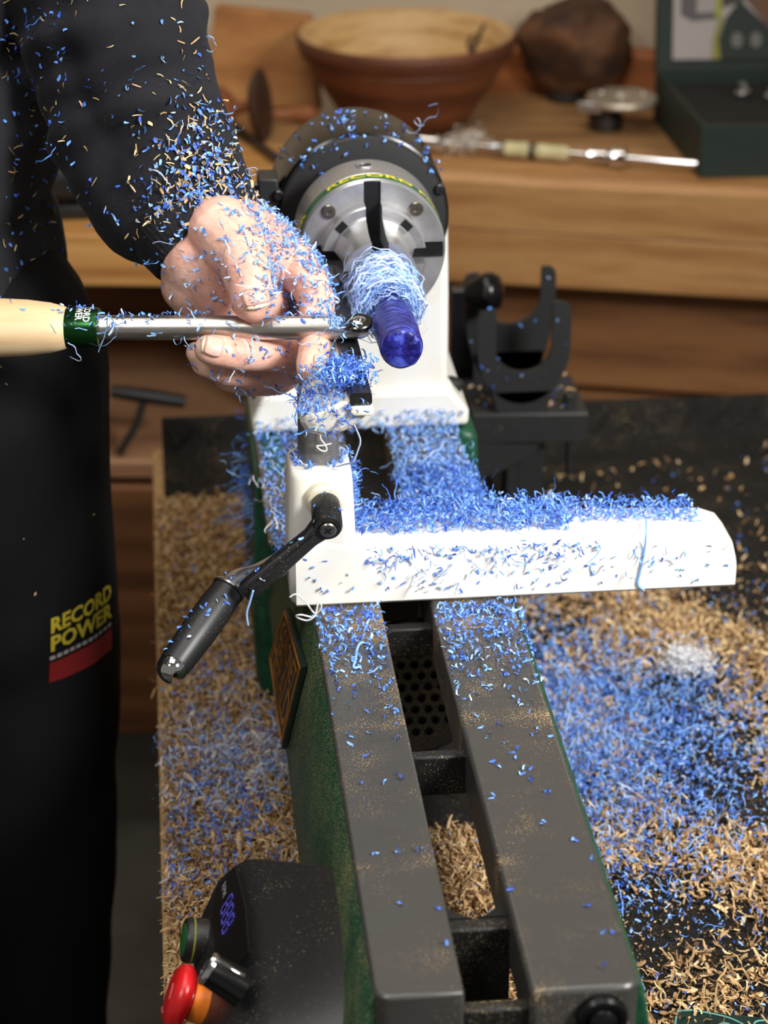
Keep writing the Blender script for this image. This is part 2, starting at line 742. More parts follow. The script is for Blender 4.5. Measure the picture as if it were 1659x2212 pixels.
# shorthand for an upward normal array
UPN = lambda n: np.tile(np.array([[0, 0, 1.0]]), (n, 1))

# ================================================================== the setting
ZT = -0.19          # top of the mat under the lathe
ZF = -0.77          # floor
ZB = -0.05          # workbench top

fl = MB().add(box((-2.2, -0.6, ZF - .05), (2.6, 3.4, ZF))).build('floor', plain('grey_floor', (92, 90, 84), .7, var=.25, scale=9, bump=.1))
tag(fl, kind='structure')
ce = MB().add(box((-2.2, -0.6, 1.75), (2.6, 3.4, 1.80))).build('ceiling', plain('white_ceiling', (226, 222, 214), .9))
tag(ce, kind='structure')
BR = math.atan(-.28)                       # the workbench stands turned against the lathe
bx = unit((1, -.28, 0))
by = unit((.28, 1, 0))


def BP(a, b, z):
    """bench coordinates: a along, b deep from the front edge, z up"""
    return V3((.16, 2.32, 0)) + bx * a + by * b + V3((0, 0, z))


def bbox(a0, a1, b0, b1, z0, z1):
    return prism([BP(a0, b0, z0), BP(a1, b0, z0), BP(a1, b1, z0), BP(a0, b1, z0)], (0, 0, z1 - z0))


wb = MB().add(bbox(-1.6, 1.6, .43, .50, ZF, 1.5)).build('wall_back', plain('cream_plaster', (214, 196, 168), .85, var=.05, scale=6, bump=.05, bscale=80))
tag(wb, kind='structure')

# ================================================================== workbench at the back
W_BENCH = wood('bench_pine', [(158, 110, 64), (174, 126, 76), (188, 142, 90), (168, 120, 70)], (3, 30, 60), rot=(0, 0, -BR), rough=.5)
W_TOP = wood('bench_top_pine', [(110, 80, 50), (144, 106, 66), (166, 126, 82), (132, 94, 58)], (3, 40, 40), rot=(0, 0, -BR), rough=.5)
W_RED = wood('red_brown_board', [(132, 74, 36), (164, 98, 50), (178, 112, 62)], (3, 30, 60), rot=(0, 0, -BR))
W_DARK = wood('brown_panel', [(106, 68, 38), (138, 92, 54), (154, 108, 66)], (3, 30, 60), rot=(0, 0, -BR))
bench = thing('workbench', BP(.45, .2, ZF), 'long pine workbench behind the lathe with a thick timber top', 'workbench', rz=BR)
# the top: planks side by side, and a deep two-plank front
for i, (b0, b1) in enumerate(((0.0, .115), (.118, .232), (.235, .345))):
    m = MB().add(bbox(-.10, 1.45, b0 if i else .040, b1, ZB - .055, ZB))
    m.build('plank', [W_TOP, W_BENCH][i == 0], bench, bevel=.003)


# live front edge board
def live_edge():
    top, bot = [], []
    mb = MB()
    n = 60
    rings = []
    for i in range(n + 1):
        a = -.10 + 1.55 * i / n
        e = .006 * mnoise.noise(Vector((a * 14, 0, 0))) + .004 * mnoise.noise(Vector((a * 40, 3, 0)))
        rings.append([BP(a, .038, ZB), BP(a, .004 + e, ZB - .002 + e * .3), BP(a, -.004 + e * .6, ZB - .010),
                      BP(a, -.004, ZB - .062), BP(a, .038, ZB - .062)])
    mb.add(loft(rings))
    return mb


live_edge().build('front_plank', W_BENCH, bench)
MB().add(bbox(-.10, 1.45, -.003, .04, ZB - .126, ZB - .0635)).build('front_plank', W_BENCH, bench, bevel=.003)
MB().add(bbox(-.10, 1.45, .345, .385, ZB - .02, ZB + .052)).build('back_board', W_RED, bench, bevel=.004)
MB().add(bbox(-.10, 1.45, .050, .075, ZB - .262, ZB - .130)).build('added_infill', W_DARK, bench, bevel=.003)  # panel added in place of the dark open shelf, to catch front light
MB().add(bbox(-.10, 1.45, .045, .07, ZB - .40, ZB - .268)).build('drawer_front', W_DARK, bench, bevel=.003)
MB().add(bbox(-.10, 1.45, .025, .05, ZF + .06, ZB - .404)).build('drawer_front', W_DARK, bench, bevel=.003)
MB().add(bbox(-.10, 1.45, .365, .385, ZF, ZB - .02)).build('back_panel', W_DARK, bench)
for a in (-.10, .66, 1.41):
    MB().add(bbox(a, a + .04, .06, .36, ZF, ZB - .06)).build('upright', W_DARK, bench)

# the left bench that comes forward
lb = thing('side_bench', (-.35, 2.35, ZF), 'pale wooden side bench with an open shelf, behind the person', 'workbench')
W_L = wood('side_bench_pine', [(160, 108, 56), (196, 142, 80), (212, 164, 100)], (3, 30, 60), rough=.5)
W_L2 = wood('side_bench_brown', [(96, 60, 34), (130, 84, 50), (150, 100, 64)], (3, 30, 60))
W_L3 = wood('side_bench_shelf', [(130, 92, 66), (160, 118, 86), (176, 134, 100)], (3, 30, 60))


def tilt_box(x0, x1, y0, y1, z0, z1, s=-.13):
    return prism([(x0, y0 + s * x0, z0), (x1, y0 + s * x1, z0), (x1, y1 + s * x1, z0), (x0, y1 + s * x0, z0)], (0, 0, z1 - z0))


for i in range(3):
    y0 = 2.115 + .167 * i
    MB().add(tilt_box(-.95, .03, y0, y0 + .165, ZB - .056, ZB - .001)).build('plank', [W_L, W_L, W_TOP][i], lb, bevel=.003)
MB().add(tilt_box(-.95, .03, 2.13, 2.60, -.325, -.305)).build('shelf', W_L3, lb, bevel=.002)
MB().add(tilt_box(-.95, .03, 2.13, 2.155, -.640, -.335)).build('front_panel', W_L2, lb, bevel=.003)
MB().add(tilt_box(-.95, .03, 2.55, 2.57, ZF, ZB - .06)).build('back_panel', W_DARK, lb)
MB().add(tilt_box(-.95, .03, 2.16, 2.19, ZF, -.640)).build('plinth', plain('grey_plinth', (104, 100, 94), .7), lb)
for x in (-.95, .005):
    MB().add(tilt_box(x, x + .025, 2.16, 2.55, ZF, ZB - .06)).build('upright', W_L2, lb)

# board leaning at the back left
q = U(560, 60, y=2.72)
W_OFF = wood('offcut_board', [(150, 98, 54), (186, 130, 76), (196, 146, 92)], (5, 30, 50))
lean = [U(462, 14, y=2.66), U(668, 36, y=2.60), U(690, 140, y=2.575), U(440, 130, y=2.63)]
lean[2][2] = lean[3][2] = ZB
o = MB().add(prism(lean, by * .022)).build('wooden_board', W_OFF, bevel=.003)
tag(o, 'pale wooden offcut board standing behind the turned pieces at the back', 'board')

# ---- bowl
bc = (U(640, 110, y=2.52) + U(1112, 110, y=2.52)) / 2
brad = .5 * np.linalg.norm(U(640, 110, y=2.52) - U(1112, 110, y=2.52))
W_BOWL = wood('bowl_outside', [(78, 40, 22), (112, 62, 34), (134, 80, 46)], (10, 10, 60), rough=.6)
W_BOWLIN = wood('bowl_inside', [(160, 122, 72), (196, 158, 104), (208, 174, 122), (186, 142, 90)], (14, 14, 30), rough=.5, ringscale=20)
bowl = thing('wooden_bowl', (bc[0], 2.52, ZB), 'wide turned wooden bowl with a pale rim standing on the workbench', 'bowl')
H = .106
o_prof = [(brad * .50, 0), (brad * .56, .002), (brad * .66, H * .22), (brad * .80, H * .48), (brad * .905, H * .70), (brad * .93, H * .74), (brad * .925, H * .765), (brad * .97, H * .80), (brad * 1.0, H * .90), (brad * .995, H * .97), (brad * .97, H)]
MB().add(lathe(o_prof, (bc[0], 2.52, ZB), cap=False, seg=72)).add(lathe([(brad * .5, 0), (.001, .004)], (bc[0], 2.52, ZB), cap=False, seg=72)).build('bowl_body', W_BOWL, bowl, sharp=50)
i_prof = [(brad * .97, H), (brad * .93, H * .985), (brad * .90, H * .93), (brad * .82, H * .68), (brad * .66, H * .38), (brad * .42, H * .17), (brad * .2, H * .10), (.0008, H * .09)]
MB().add(lathe(i_prof, (bc[0], 2.52, ZB), cap=False, seg=72)).build('bowl_inside', W_BOWLIN, bowl, sharp=60)
mb = MB()
for t0, s0, s1, wd in ((.52, .90, .60, .010), (.62, .86, .78, .006)):
    strip = []
    for k in range(10):
        u_ = k / 9
        rr = brad * (s0 + (s1 - s0) * u_)
        zz = np.interp(rr, [p[0] for p in i_prof[::-1]], [p[1] for p in i_prof[::-1]])
        a_ = t0 + .12 * math.sin(u_ * 4) * .5
        c_ = V3((bc[0], 2.52, ZB)) + V3((rr * math.cos(a_), rr * math.sin(a_), zz + .0012))
        tdir = V3((-math.sin(a_), math.cos(a_), 0)) * wd * (.3 + .7 * math.sin(PI * (.1 + .8 * u_))) * .5
        strip.append([c_ - tdir, c_ + tdir])
    mb.add(loft(strip, False, False))
tag(mb.build('bark_crack', plain('dark_bark_crack', (44, 30, 20), .8), bowl), 'dark bark crack in the pale inside')

# ---- burl block
qb = U(1245, 115, y=2.60)


def burl():
    vs, fs = sphere((0, 0, 0), 1, 40, 26)
    out = []
    for p in vs:
        d = unit(p)
        r = .060 * (1 + .22 * mnoise.noise(Vector(d * 1.6) + Vector((4, 1, 2))) + .10 * mnoise.noise(Vector(d * 4)))
        # flat sawn faces
        for n_, h in (((-.55, -.72, -.42), .040), ((.88, .2, .42), .050), ((.1, -.1, 1), .052), ((.75, -.62, -.1), .048)):
            n_ = unit(n_)
            t = d @ n_
            if t > 1e-3:
                r = min(r, h / t + .004)
        r += .0018 * mnoise.noise(Vector(d * 14))
        out.append(V3((qb[0], 2.60, ZB + .066)) + d * r * V3((1.12, 1.0, 1.0)))
    return out, fs


o = MB().add(burl()).build('burl_block', wood('burl_bark', [(44, 28, 18), (84, 54, 32), (120, 80, 48)], (40, 40, 40), bump=.6, rough=.8), sharp=60)
bb_root = thing('burl_block', (qb[0], 2.60, ZB), 'rough dark brown burl block with bark, right of the bowl', 'wood block')
o.name = 'burl_wood'
o.parent = bb_root
o.matrix_parent_inverse = WM(bb_root).inverted()
MB().add(lathe([(.020, 0), (.022, .002), (.022, .014), (.016, .016)], (qb[0] - .012, 2.60, ZB), seg=28)).build('spigot', plain('dark_spigot', (40, 30, 24), .6), bb_root)

# ---- turned pieces at the back left
W_TURN = wood('turned_cherry', [(92, 48, 26), (140, 82, 48), (164, 104, 66)], (12, 30, 30), rough=.4)
gq = U(505, 150, y=2.50)
gob = thing('turned_goblet', (gq[0], 2.50, ZB), 'turned reddish goblet lying on its side beside the dark sleeve', 'goblet')
ax_ = unit((1, -.25, .12))
g0 = V3((gq[0] - .045, 2.50, ZB + .026))
MB().add(lathe([(.006, 0), (.020, .004), (.026, .016), (.026, .032), (.018, .042), (.008, .048), (.006, .060), (.008, .066)], g0, ax_, 32)).build('cup', W_TURN, gob)
MB().add(lathe([(.008, .064), (.030, .068), (.041, .075), (.042, .080), (.030, .084), (.006, .085)], g0, ax_, 36)).build('foot', plain('dark_turned_foot', (66, 44, 32), .5, var=.3, scale=40), gob)
sq = U(615, 162, y=2.53)
o = MB().add(lathe([(.003, 0), (.0055, .004), (.005, .03), (.0075, .045), (.0105, .052), (.011, .060), (.006, .068), (.003, .070)], (sq[0] - .03, 2.53, ZB + .012), (1, -.12, 0), 24)).build('turned_spindle', W_TURN)
tag(o, 'small turned spindle with a knob end lying behind the bowl', 'spindle')

# ---- pen mandrel with blanks
pa, pb = U(890, 305, z=ZB + .012), U(1505, 354, z=ZB + .012)
man = thing('pen_mandrel', (pa + pb) / 2 * V3((1, 1, 0)) + V3((0, 0, ZB)), 'chrome pen mandrel rod with cream blanks lying along the bench', 'mandrel')
md = unit(pb - pa)
ml = np.linalg.norm(pb - pa)
MB().add(cyl(pa, pb, .0040, 16)).build('rod', M['chrome'], man)
mp_ = lambda f: pa + md * ml * f
for f0, f1, r0, mt, nm in ((.02, .12, .0095, 'chrome', 'collar'), (.33, .42, .0090, None, 'pen_blank'), (.44, .56, .0090, None, 'pen_blank'),
                           (.62, .70, .0080, 'chrome', 'collar'), (.70, .76, .0115, 'chrome', 'nut'), (.285, .33, .0075, 'satin', 'bushing'), (.42, .44, .0085, 'darksteel', 'bushing')):
    L_ = (f1 - f0) * ml
    c_ = M[mt] if mt else plain('cream_pen_blank', (206, 196, 150), .35, var=.2, scale=80)
    MB().add(lathe([(r0 * .7, 0), (r0, L_ * .12), (r0 * .92, L_ * .5), (r0, L_ * .88), (r0 * .7, L_)], mp_(f0), md, 24)).build(nm, c_, man)
h = Heap()
pc = mp_(.20)
P_ = pc + rng.normal(0, 1, (260, 3)) * V3((.012, .008, .007)) + V3((0, 0, .004))
P_[:, 2] = np.maximum(P_[:, 2], ZB + .002)
h.put(P_, unit((0, -.3, 1)) + rng.normal(0, .01, (260, 3)), 'curl', [(0, .5), (1, .5)])
tag(h.build('white_shaving_tuft', [M['whitep'], plain('ivory_plastic', (222, 214, 190), .5)]), 'tuft of white shavings caught on the pen mandrel rod', 'shavings', kind='stuff')

# ---- round steel jaw plate standing on the bench
jq = U(1330, 262, y=2.47)
jaw = thing('faceplate', (jq[0], 2.47, ZB), 'small steel faceplate with a round pale disc, left of the green box', 'faceplate')
jb = V3((jq[0], 2.47, ZB))
MB().add(lathe([(.018, 0), (.020, .002), (.020, .018), (.014, .020), (.014, .030)], jb - V3((.012, 0.0, 0)), seg=28)).build('base', M['darksteel'], jaw)
MB().add(lathe([(.030, .030), (.041, .031), (.042, .034), (.040, .038), (.012, .038), (.011, .034)], jb + V3((.006, 0, 0)), seg=40)).build('disc', plain('pale_steel', (190, 178, 160), .4, .6), jaw)
for t_ in (.3, 2.4, 4.5):
    MB().add(cyl(jb + V3((.006 + .028 * math.cos(t_), .028 * math.sin(t_), .038)), jb + V3((.006 + .028 * math.cos(t_), .028 * math.sin(t_), .041)), .0045, 14)).build('screw', M['chrome'], jaw)
MB().add(obox(jb + V3((-.034, -.014, .030)), (bx, by, (0, 0, 1)), (.014, .006, .006))).build('jaw', M['satin'], jaw, bevel=.001)

# ---- steel rod on the side bench
ra, rb = U(470, 246, z=ZB + .005), U(606, 348, z=ZB + .005)
o = MB().add(cyl(ra, rb, .0050, 16, ch=.001)).build('steel_rod', M['darksteel'])
tag(o, 'thin grey steel rod lying slantwise on the bench beside the sleeve', 'rod')

# ---- green storage box with a printed lid
gb0 = U(1510, 385, z=ZB)


def gp(a, b, z):
    return gb0 * V3((1, 1, 0)) + bx * .0 + V3((a, b - .06 * a, ZB + z))


sb = thing('storage_box', gp(.11, .12, 0), 'dark green box with a printed open lid at the right end of the bench', 'box')
M['boxgreen'] = plain('dark_green_card', (32, 46, 40), .6, var=.1)
M['boxin'] = plain('black_foam', (24, 22, 20), .9)
BW, BD, BH = .26, .235, .058
th = .005


def gbox(a0, a1, b0, b1, z0, z1):
    return prism([gp(a0, b0, z0), gp(a1, b0, z0), gp(a1, b1, z0), gp(a0, b1, z0)], (0, 0, z1 - z0))


for nm, ar in (('front_panel', (0, BW, 0, th, 0, BH)), ('back_panel', (0, BW, BD - th, BD, 0, BH)), ('side_panel', (0, th, th, BD - th, 0, BH)),
               ('side_panel', (BW - th, BW, th, BD - th, 0, BH)), ('bottom_panel', (th, BW - th, th, BD - th, 0, th))):
    MB().add(gbox(*ar)).build(nm, M['boxgreen'], sb, bevel=.0008)
MB().add(gbox(th, BW - th, th, BD - th, th, BH - .014)).build('foam_lining', M['boxin'], sb)
# lid leaning back a little
ln = lambda a, z, d=0: gp(a, BD - .004 - .16 * z * -1 * -1 * -1 + d, BH + z)
lid = MB().add(prism([ln(0, 0), ln(BW, 0), ln(BW, .26), ln(0, .26)], (0, .012, 0))).build('lid', M['boxgreen'], sb, bevel=.001)
fr = .018
nrm = V3((0, -.0015, 0))
lp = lambda a, z, k=1: ln(a, z) + nrm * k
MB().add(prism([lp(fr, .014), lp(BW - fr, .014), lp(BW - fr, .25), lp(fr, .25)], nrm)).build('printed_sheet', plain('pale_grey_print', (176, 168, 164), .6), lid)


def flat(name, pts, m, k):
    o_ = MB().add(prism([lp(a, z, k) for a, z in pts], nrm * .4)).build(name, m, lid)
    return o_


ell = lambda ca, cz, ra_, rz_, n=24: [(ca + ra_ * math.cos(2 * PI * i / n), cz + rz_ * math.sin(2 * PI * i / n)) for i in range(n)]
flat('printed_body', [(.026, .064), (.040, .057), (.072, .060), (.074, .116), (.040, .120), (.026, .108)], plain('print_grey', (96, 92, 92), .6), 2.2)
flat('printed_body', [(.044, .066), (.068, .067), (.069, .110), (.046, .112)], plain('print_silver', (168, 160, 156), .6), 2.8)
flat('printed_stripe', [(.066, .060), (.073, .060), (.072, .118), (.065, .119)], plain('print_lime', (158, 160, 62), .6), 3.2)
flat('printed_jaws', [(.074, .072), (.098, .078), (.098, .104), (.074, .106)], plain('print_dark', (70, 66, 68), .6), 2.2)
flat('printed_bowl', [(.098, .085), (.145, .010 + .02), (.160, .016), (.162, .20), (.146, .19), (.104, .125)], plain('print_brown', (112, 78, 56), .6), 3.6)
flat('printed_bowl', [(.150, .022), (.160, .016), (.163, .20), (.148, .19), (.141, .11)], plain('print_tan', (150, 116, 74), .6), 4.2)
flat('printed_panel', [(.072, .0145), (.19, .0145), (.19, .02), (.150, .03), (.094, .080), (.078, .060), (.070, .034)], plain('print_dark_green', (38, 46, 42), .6), 2.6)
flat('printed_stripe', [(.064, .0145), (.073, .0145), (.070, .036), (.075, .060), (.070, .058), (.064, .036)], plain('print_olive', (146, 142, 60), .6), 3.0)
for c_ in (.091, .113):
    flat('printed_mark', ell(c_, .036, .007, .009), plain('print_mark', (112, 112, 106), .6), 4.6)
flat('printed_line', [(.04, .172), (.12, .172), (.12, .186), (.04, .186)], plain('print_text_grey', (140, 134, 132), .6), 2.2)
flat('printed_line', [(.03, .196), (.10, .196), (.10, .206), (.03, .206)], plain('print_text_dark', (84, 78, 78), .6), 2.2)
# small chrome parts in the box
for i, (a, b) in enumerate(((.085, .16), (.112, .14), (.118, .10))):
    c_ = gp(a, b, BH - .013)
    o = MB().add(lathe([(.005, 0), (.0085, .001), (.009, .008), (.006, .010), (.004, .018), (.002, .019)], c_, (.2 * (i - 1), -.1, 1), 18)).build('chuck_key' if i == 2 else 'chuck_screw', [M['satin'], M['chrome'], M['darksteel']][i])
    tag(o, ['pale metal screw lying leftmost in the green box', 'bright chrome screw in the middle of the green box', 'dull metal key nearest the front inside the green box'][i], 'metal part', 'small metal parts in the green box')

# ---- black machine standing on the side bench behind the sleeve
mq = U(215, 470, y=2.22)
gm = thing('bench_grinder', (mq[0], 2.22, ZB), 'small black bench machine half hidden behind the sleeve', 'machine')
MB().add(cyl((mq[0] - .07, 2.22, ZB + .038), (mq[0] + .05, 2.22, ZB + .038), .030, 28, ch=.006)).build('motor', M['black'], gm)
MB().add(box((mq[0] - .05, 2.19, ZB), (mq[0] + .04, 2.25, ZB + .014))).build('base', M['black'], gm, bevel=.003)
MB().add(cyl((mq[0] + .05, 2.22, ZB + .038), (mq[0] + .068, 2.22, ZB + .038), .024, 28, ch=.003)).build('wheel', plain('grey_wheel', (110, 106, 98), .8), gm)

# ---- black T handle leaning on the lower shelf
ta, tb = U(240, 845, y=2.18), U(400, 868, y=2.18)
tm, te = U(312, 862, y=2.18), U(255, 925, y=2.165)
te[2] = -.3045 + .004
th_ = thing('tee_wrench', (te[0], te[1], -.305), 'black T-handled wrench leaning on the low shelf left of the lathe', 'wrench')
tb2 = [ta + (tb - ta) * k for k in (0, .25, .5, .75, 1)]
MB().add(tube(catmull(tb2, 5), [.0065 + .0015 * math.sin(PI * i / 20) for i in range(21)], 16)).build('handle', M['blackdeep'], th_)
MB().add(tube([tm, (tm + te) / 2 + V3((.004, 0, 0)), te], .0042, 12)).build('shank', M['blackdeep'], th_)

# ================================================================== lathe table and mat
XL = -.166
tbl = thing('lathe_table', (.3, 1.4, ZF), 'wooden table with a pale chipboard edge carrying the lathe', 'table')
W_TAB = plain('chipboard', (186, 150, 104), .8, var=.25, scale=160, bump=.4, bscale=500)
MB().add(box((XL, .45, ZT - .030), (.95, 1.93, ZT - .004))).build('table_top', W_TAB, tbl, bevel=.002)
for x, y in ((XL + .09, .52), (XL + .09, 1.84), (.88, .52), (.88, 1.84)):
    MB().add(box((x - .03, y - .03, ZF), (x + .03, y + .03, ZT - .030))).build('leg', W_DARK, tbl, bevel=.003)


def mat_mesh():
    """rubber mat with raised tread bars and a turned-up back edge"""
    mb = MB()
    prof = [(.46, ZT), (1.865, ZT), (1.885, ZT + .004), (1.897, ZT + .014), (1.901, ZT + .030), (1.905, ZT + .036), (1.911, ZT + .036), (1.913, ZT + .026), (1.909, ZT + .010), (1.897, ZT - .003), (.46, ZT - .0035)]
    mb.add(prism([(XL + .010, y, z) for y, z in prof], (.95 - XL - .01, 0, 0)))
    return mb


M['rubber'] = black_dusty('black_rubber', (22, 21, 20), .66, .85)
M['rubber'].node_tree.nodes['Principled BSDF'].inputs['Specular IOR Level'].default_value = .25
mat = thing('rubber_mat', (.39, 1.2, ZT), 'black checker-tread rubber mat on the table under the shavings', 'mat')
mat_mesh().build('sheet', M['rubber'], mat, sharp=50)
mb = MB()
pitch = .030
for i in range(int(.95 / pitch) + 2):
    for j in range(int(1.0 / pitch)):
        x = XL + .02 + pitch * i
        y = .88 + pitch * j
        if y > 1.86 or x > .93:
            continue
        s_ = 1 if (i + j) % 2 else -1
        d_ = unit((1, s_ * .9, 0))
        n_ = V3((-d_[1], d_[0], 0))
        c_ = V3((x, y, ZT))
        L_, w_, hh = .012, .0022, .0014
        v_ = [c_ - d_ * L_, c_ - n_ * w_, c_ + d_ * L_, c_ + n_ * w_, c_ - d_ * L_ * .6 + V3((0, 0, hh)), c_ + d_ * L_ * .6 + V3((0, 0, hh))]
        mb.add((v_, [(0, 1, 4), (1, 2, 5, 4), (2, 3, 5), (3, 0, 4, 5)]))
for i in range(40):           # the tread also runs over the turned-up edge
    x = XL + .03 + .028 * i
    s_ = 1 if i % 2 else -1
    a_, b_ = V3((x - .010, 1.8925, ZT + .010)), V3((x + .010, 1.8995, ZT + .030))
    t_ = V3((.0025, 0, 0))
    o_ = V3((0, -.0008, .0003))
    mb.add(([a_ - t_, a_ + t_, b_ + t_, b_ - t_, (a_ * .7 + b_ * .3) + o_, (a_ * .3 + b_ * .7) + o_], [(0, 1, 4), (1, 2, 5, 4), (2, 3, 5), (3, 0, 4, 5)]))
tag(mb.build('tread_bars', M['rubber'], mat, sharp=30), kind='stuff')

# green printed leaflet in the near right corner
gl = [U(1458, 2182, z=ZT + .006), U(1530, 2186, z=ZT + .006), U(1665, 2206, z=ZT + .006)]
card = thing('printed_card', (.21, 1.0, ZT + .003), 'dark green card with pale green outlined shapes in the near right corner', 'card')
c_a, c_b = U(1458, 2186, z=ZT + .004), U(1720, 2214, z=ZT + .004)
cd = unit(c_b - c_a)
cn = V3((cd[1], -cd[0], 0))
MB().add(prism([c_a, c_b, c_b + cn * .12, c_a + cn * .12], (0, 0, .003))).build('sheet', plain('dark_green_sheet', (14, 42, 38), .3, var=.3, scale=40), card, bevel=.0008)
M['outline'] = plain('pale_green_outline', (104, 164, 156), .5)


def card_line(pts):
    P3 = [c_a + cd * a - (-cn) * b * 1 + V3((0, 0, .0034)) for a, b in pts]
    MB().add(tube(catmull(P3, 6), .0006, 6)).build('outline', M['outline'], card)


card_line([(.003, .10), (.002, .04), (.001, .008), (.006, .002), (.02, .002), (.035, .006), (.043, .016), (.044, .05)])
card_line([(.026, .09), (.024, .03), (.024, .016), (.029, .010), (.035, .014), (.037, .03)])
card_line([(.047, .09), (.046, .03), (.046, .012), (.050, .004), (.07, .004)])

# ================================================================== the lathe
X0, Z0 = -.0095, .178                  # spindle axis
Y1 = 1.60
lat = thing('wood_lathe', (0, 1.2, ZT), 'green and white wood lathe with a steel twin-rail bed', 'lathe')


def rail(x0, x1, side):
    """ground top rail with chamfered edges, x0 < x1"""
    ch = .0022
    chi = .0042 if side > 0 else ch
    P_ = [(x0, -.030), (x0, -chi), (x0 + chi, 0), (x1 - ch, 0), (x1, -ch), (x1, -.030)]
    return prism([(x, .838 if True else 0, z) for x, z in P_], (0, Y1 - .838, 0))


# rails have rounded near corners on the outside
def rail_round(x0, x1, out):
    n = 6
    r = .009
    ring = []
    y0 = .837 if out < 0 else .834
    if out < 0:
        ring = [(x0 + r - r * math.cos(t), y0 + r - r * math.sin(t)) for t in [PI / 2 * k / n for k in range(n + 1)]]
        ring = [(x0, Y1)] + ring + [(x1, y0), (x1, Y1)]
    else:
        ring = [(x0, Y1), (x0, y0)] + [(x1 - r + r * math.sin(t), y0 + r - r * math.cos(t)) for t in [PI / 2 * k / n for k in range(n + 1)]] + [(x1, Y1)]
    return prism([(x, y, -.034) for x, y in ring], (0, 0, .034))


RLx0, RLx1, RRx0, RRx1 = -.0630, -.0203, .0108, .0635
MB().add(rail_round(RLx0, RLx1, -1)).build('bed_rail', M['bed'], lat, bevel=.0018)
MB().add(rail_round(RRx0, RRx1, 1)).build('bed_rail', M['bed'], lat, bevel=.0026)


# green flared sides under the rails
def side(sgn, xt):
    xo = xt + sgn * .0035
    pr = [(xt - sgn * .001, -.0022), (xo, -.008), (xo + sgn * .0155, -.100), (xo + sgn * .013, -.108), (xo - sgn * .004, -.108), (xt - sgn * .004, -.036)]
    return prism([(x, .842, z) for x, z in pr], (0, Y1 - .842, 0))


MB().add(side(-1, RLx0)).build('bed_side', M['green'], lat, bevel=.002)
MB().add(side(1, RRx1)).build('bed_side', M['green2'], lat, bevel=.002)
# webs across the bed
for y0, y1, zt, zb in ((1.2135, 1.2225, -.010, -.030), (1.062, 1.070, -.010, -.036), (.899, .909, -.010, -.055), (.838, .846, -.012, -.10), (1.298, 1.312, -.010, -.05)):
    MB().add(box((RLx1 - .001, y0, zb), (RRx0 + .001, y1, zt))).build('web', M['blackdust'], lat, bevel=.0015)
# curved gussets at the near webs
for xs, s_ in ((RLx1, 1), (RRx0, -1)):
    pts = [(xs, .912), (xs, .930), (xs + s_ * .004, .919), (xs + s_ * .010, .914), (xs + s_ * .014, .912)]
    MB().add(prism([(x, y, -.05) for x, y in pts], (0, 0, .038))).build('gusset', M['blackdeep'], lat)
    pts = [(xs, .846), (xs, .866), (xs + s_ * .013, .848), (xs + s_ * .013, .846)]
    MB().add(prism([(x, y, -.09) for x, y in pts], (0, 0, .05))).build('gusset', M['blackdeep'], lat)
# feet
for y0, y1 in ((.842, .885), (1.48, 1.60)):
    for s_, xt in ((-1, RLx0), (1, RRx1)):
        xo = xt + s_ * .0035
        pr = [(xo + s_ * .0145, -.095), (xo + s_ * .020, ZT + .012), (xo + s_ * .018, ZT + .001), (xo - s_ * .03, ZT + .001), (xo - s_ * .02, -.095)]
        MB().add(prism([(x, y0, z) for x, z in pr], (0, y1 - y0, 0))).build('foot', M['green2'], lat, bevel=.004)
# wide casting under the headstock, left and right
for s_, xt, xe in ((-1, RLx0, -.0885), (1, RRx1, .0800)):
    pr = [(xt - s_ * .001, -.0012), (xe - s_ * .004, -.0012), (xe, -.008), (xe + s_ * .004, -.12), (xe + s_ * .003, ZT + .02), (xe - s_ * .004, ZT + .001), (xt, ZT + .001)]
    y0 = 1.435 if s_ < 0 else 1.50
    MB().add(prism([(x, y0, z) for x, z in pr], (0, 1.605 - y0, 0))).build('headstock_casting', M['green2'], lat, bevel=.008, seg=4)
pr = [(RLx0 + .001, -.002), (RLx0 - .0225, -.002), (RLx0 - .0225, -.006), (RLx0 + .001, -.006)]
MB().add(prism([(x, 1.33, z) for x, z in pr], (0, .28, 0))).build('bed_ledge', M['bed'], lat, bevel=.001)
# black round plug at the near end of the right rail
pq = V3((.0445, .834, -.016))
MB().add(lathe([(.0125, .000), (.0125, .0035), (.0112, .0055), (.0085, .0058), (.0078, .0045), (.0070, .0075), (.0045, .0095), (.0005, .0100)], pq, (0, -1, 0), 36)).build('end_plug', M['blackgloss'], lat)
# motor end under the headstock with a drilled cover
mc = V3((.012, 1.318, -.112))


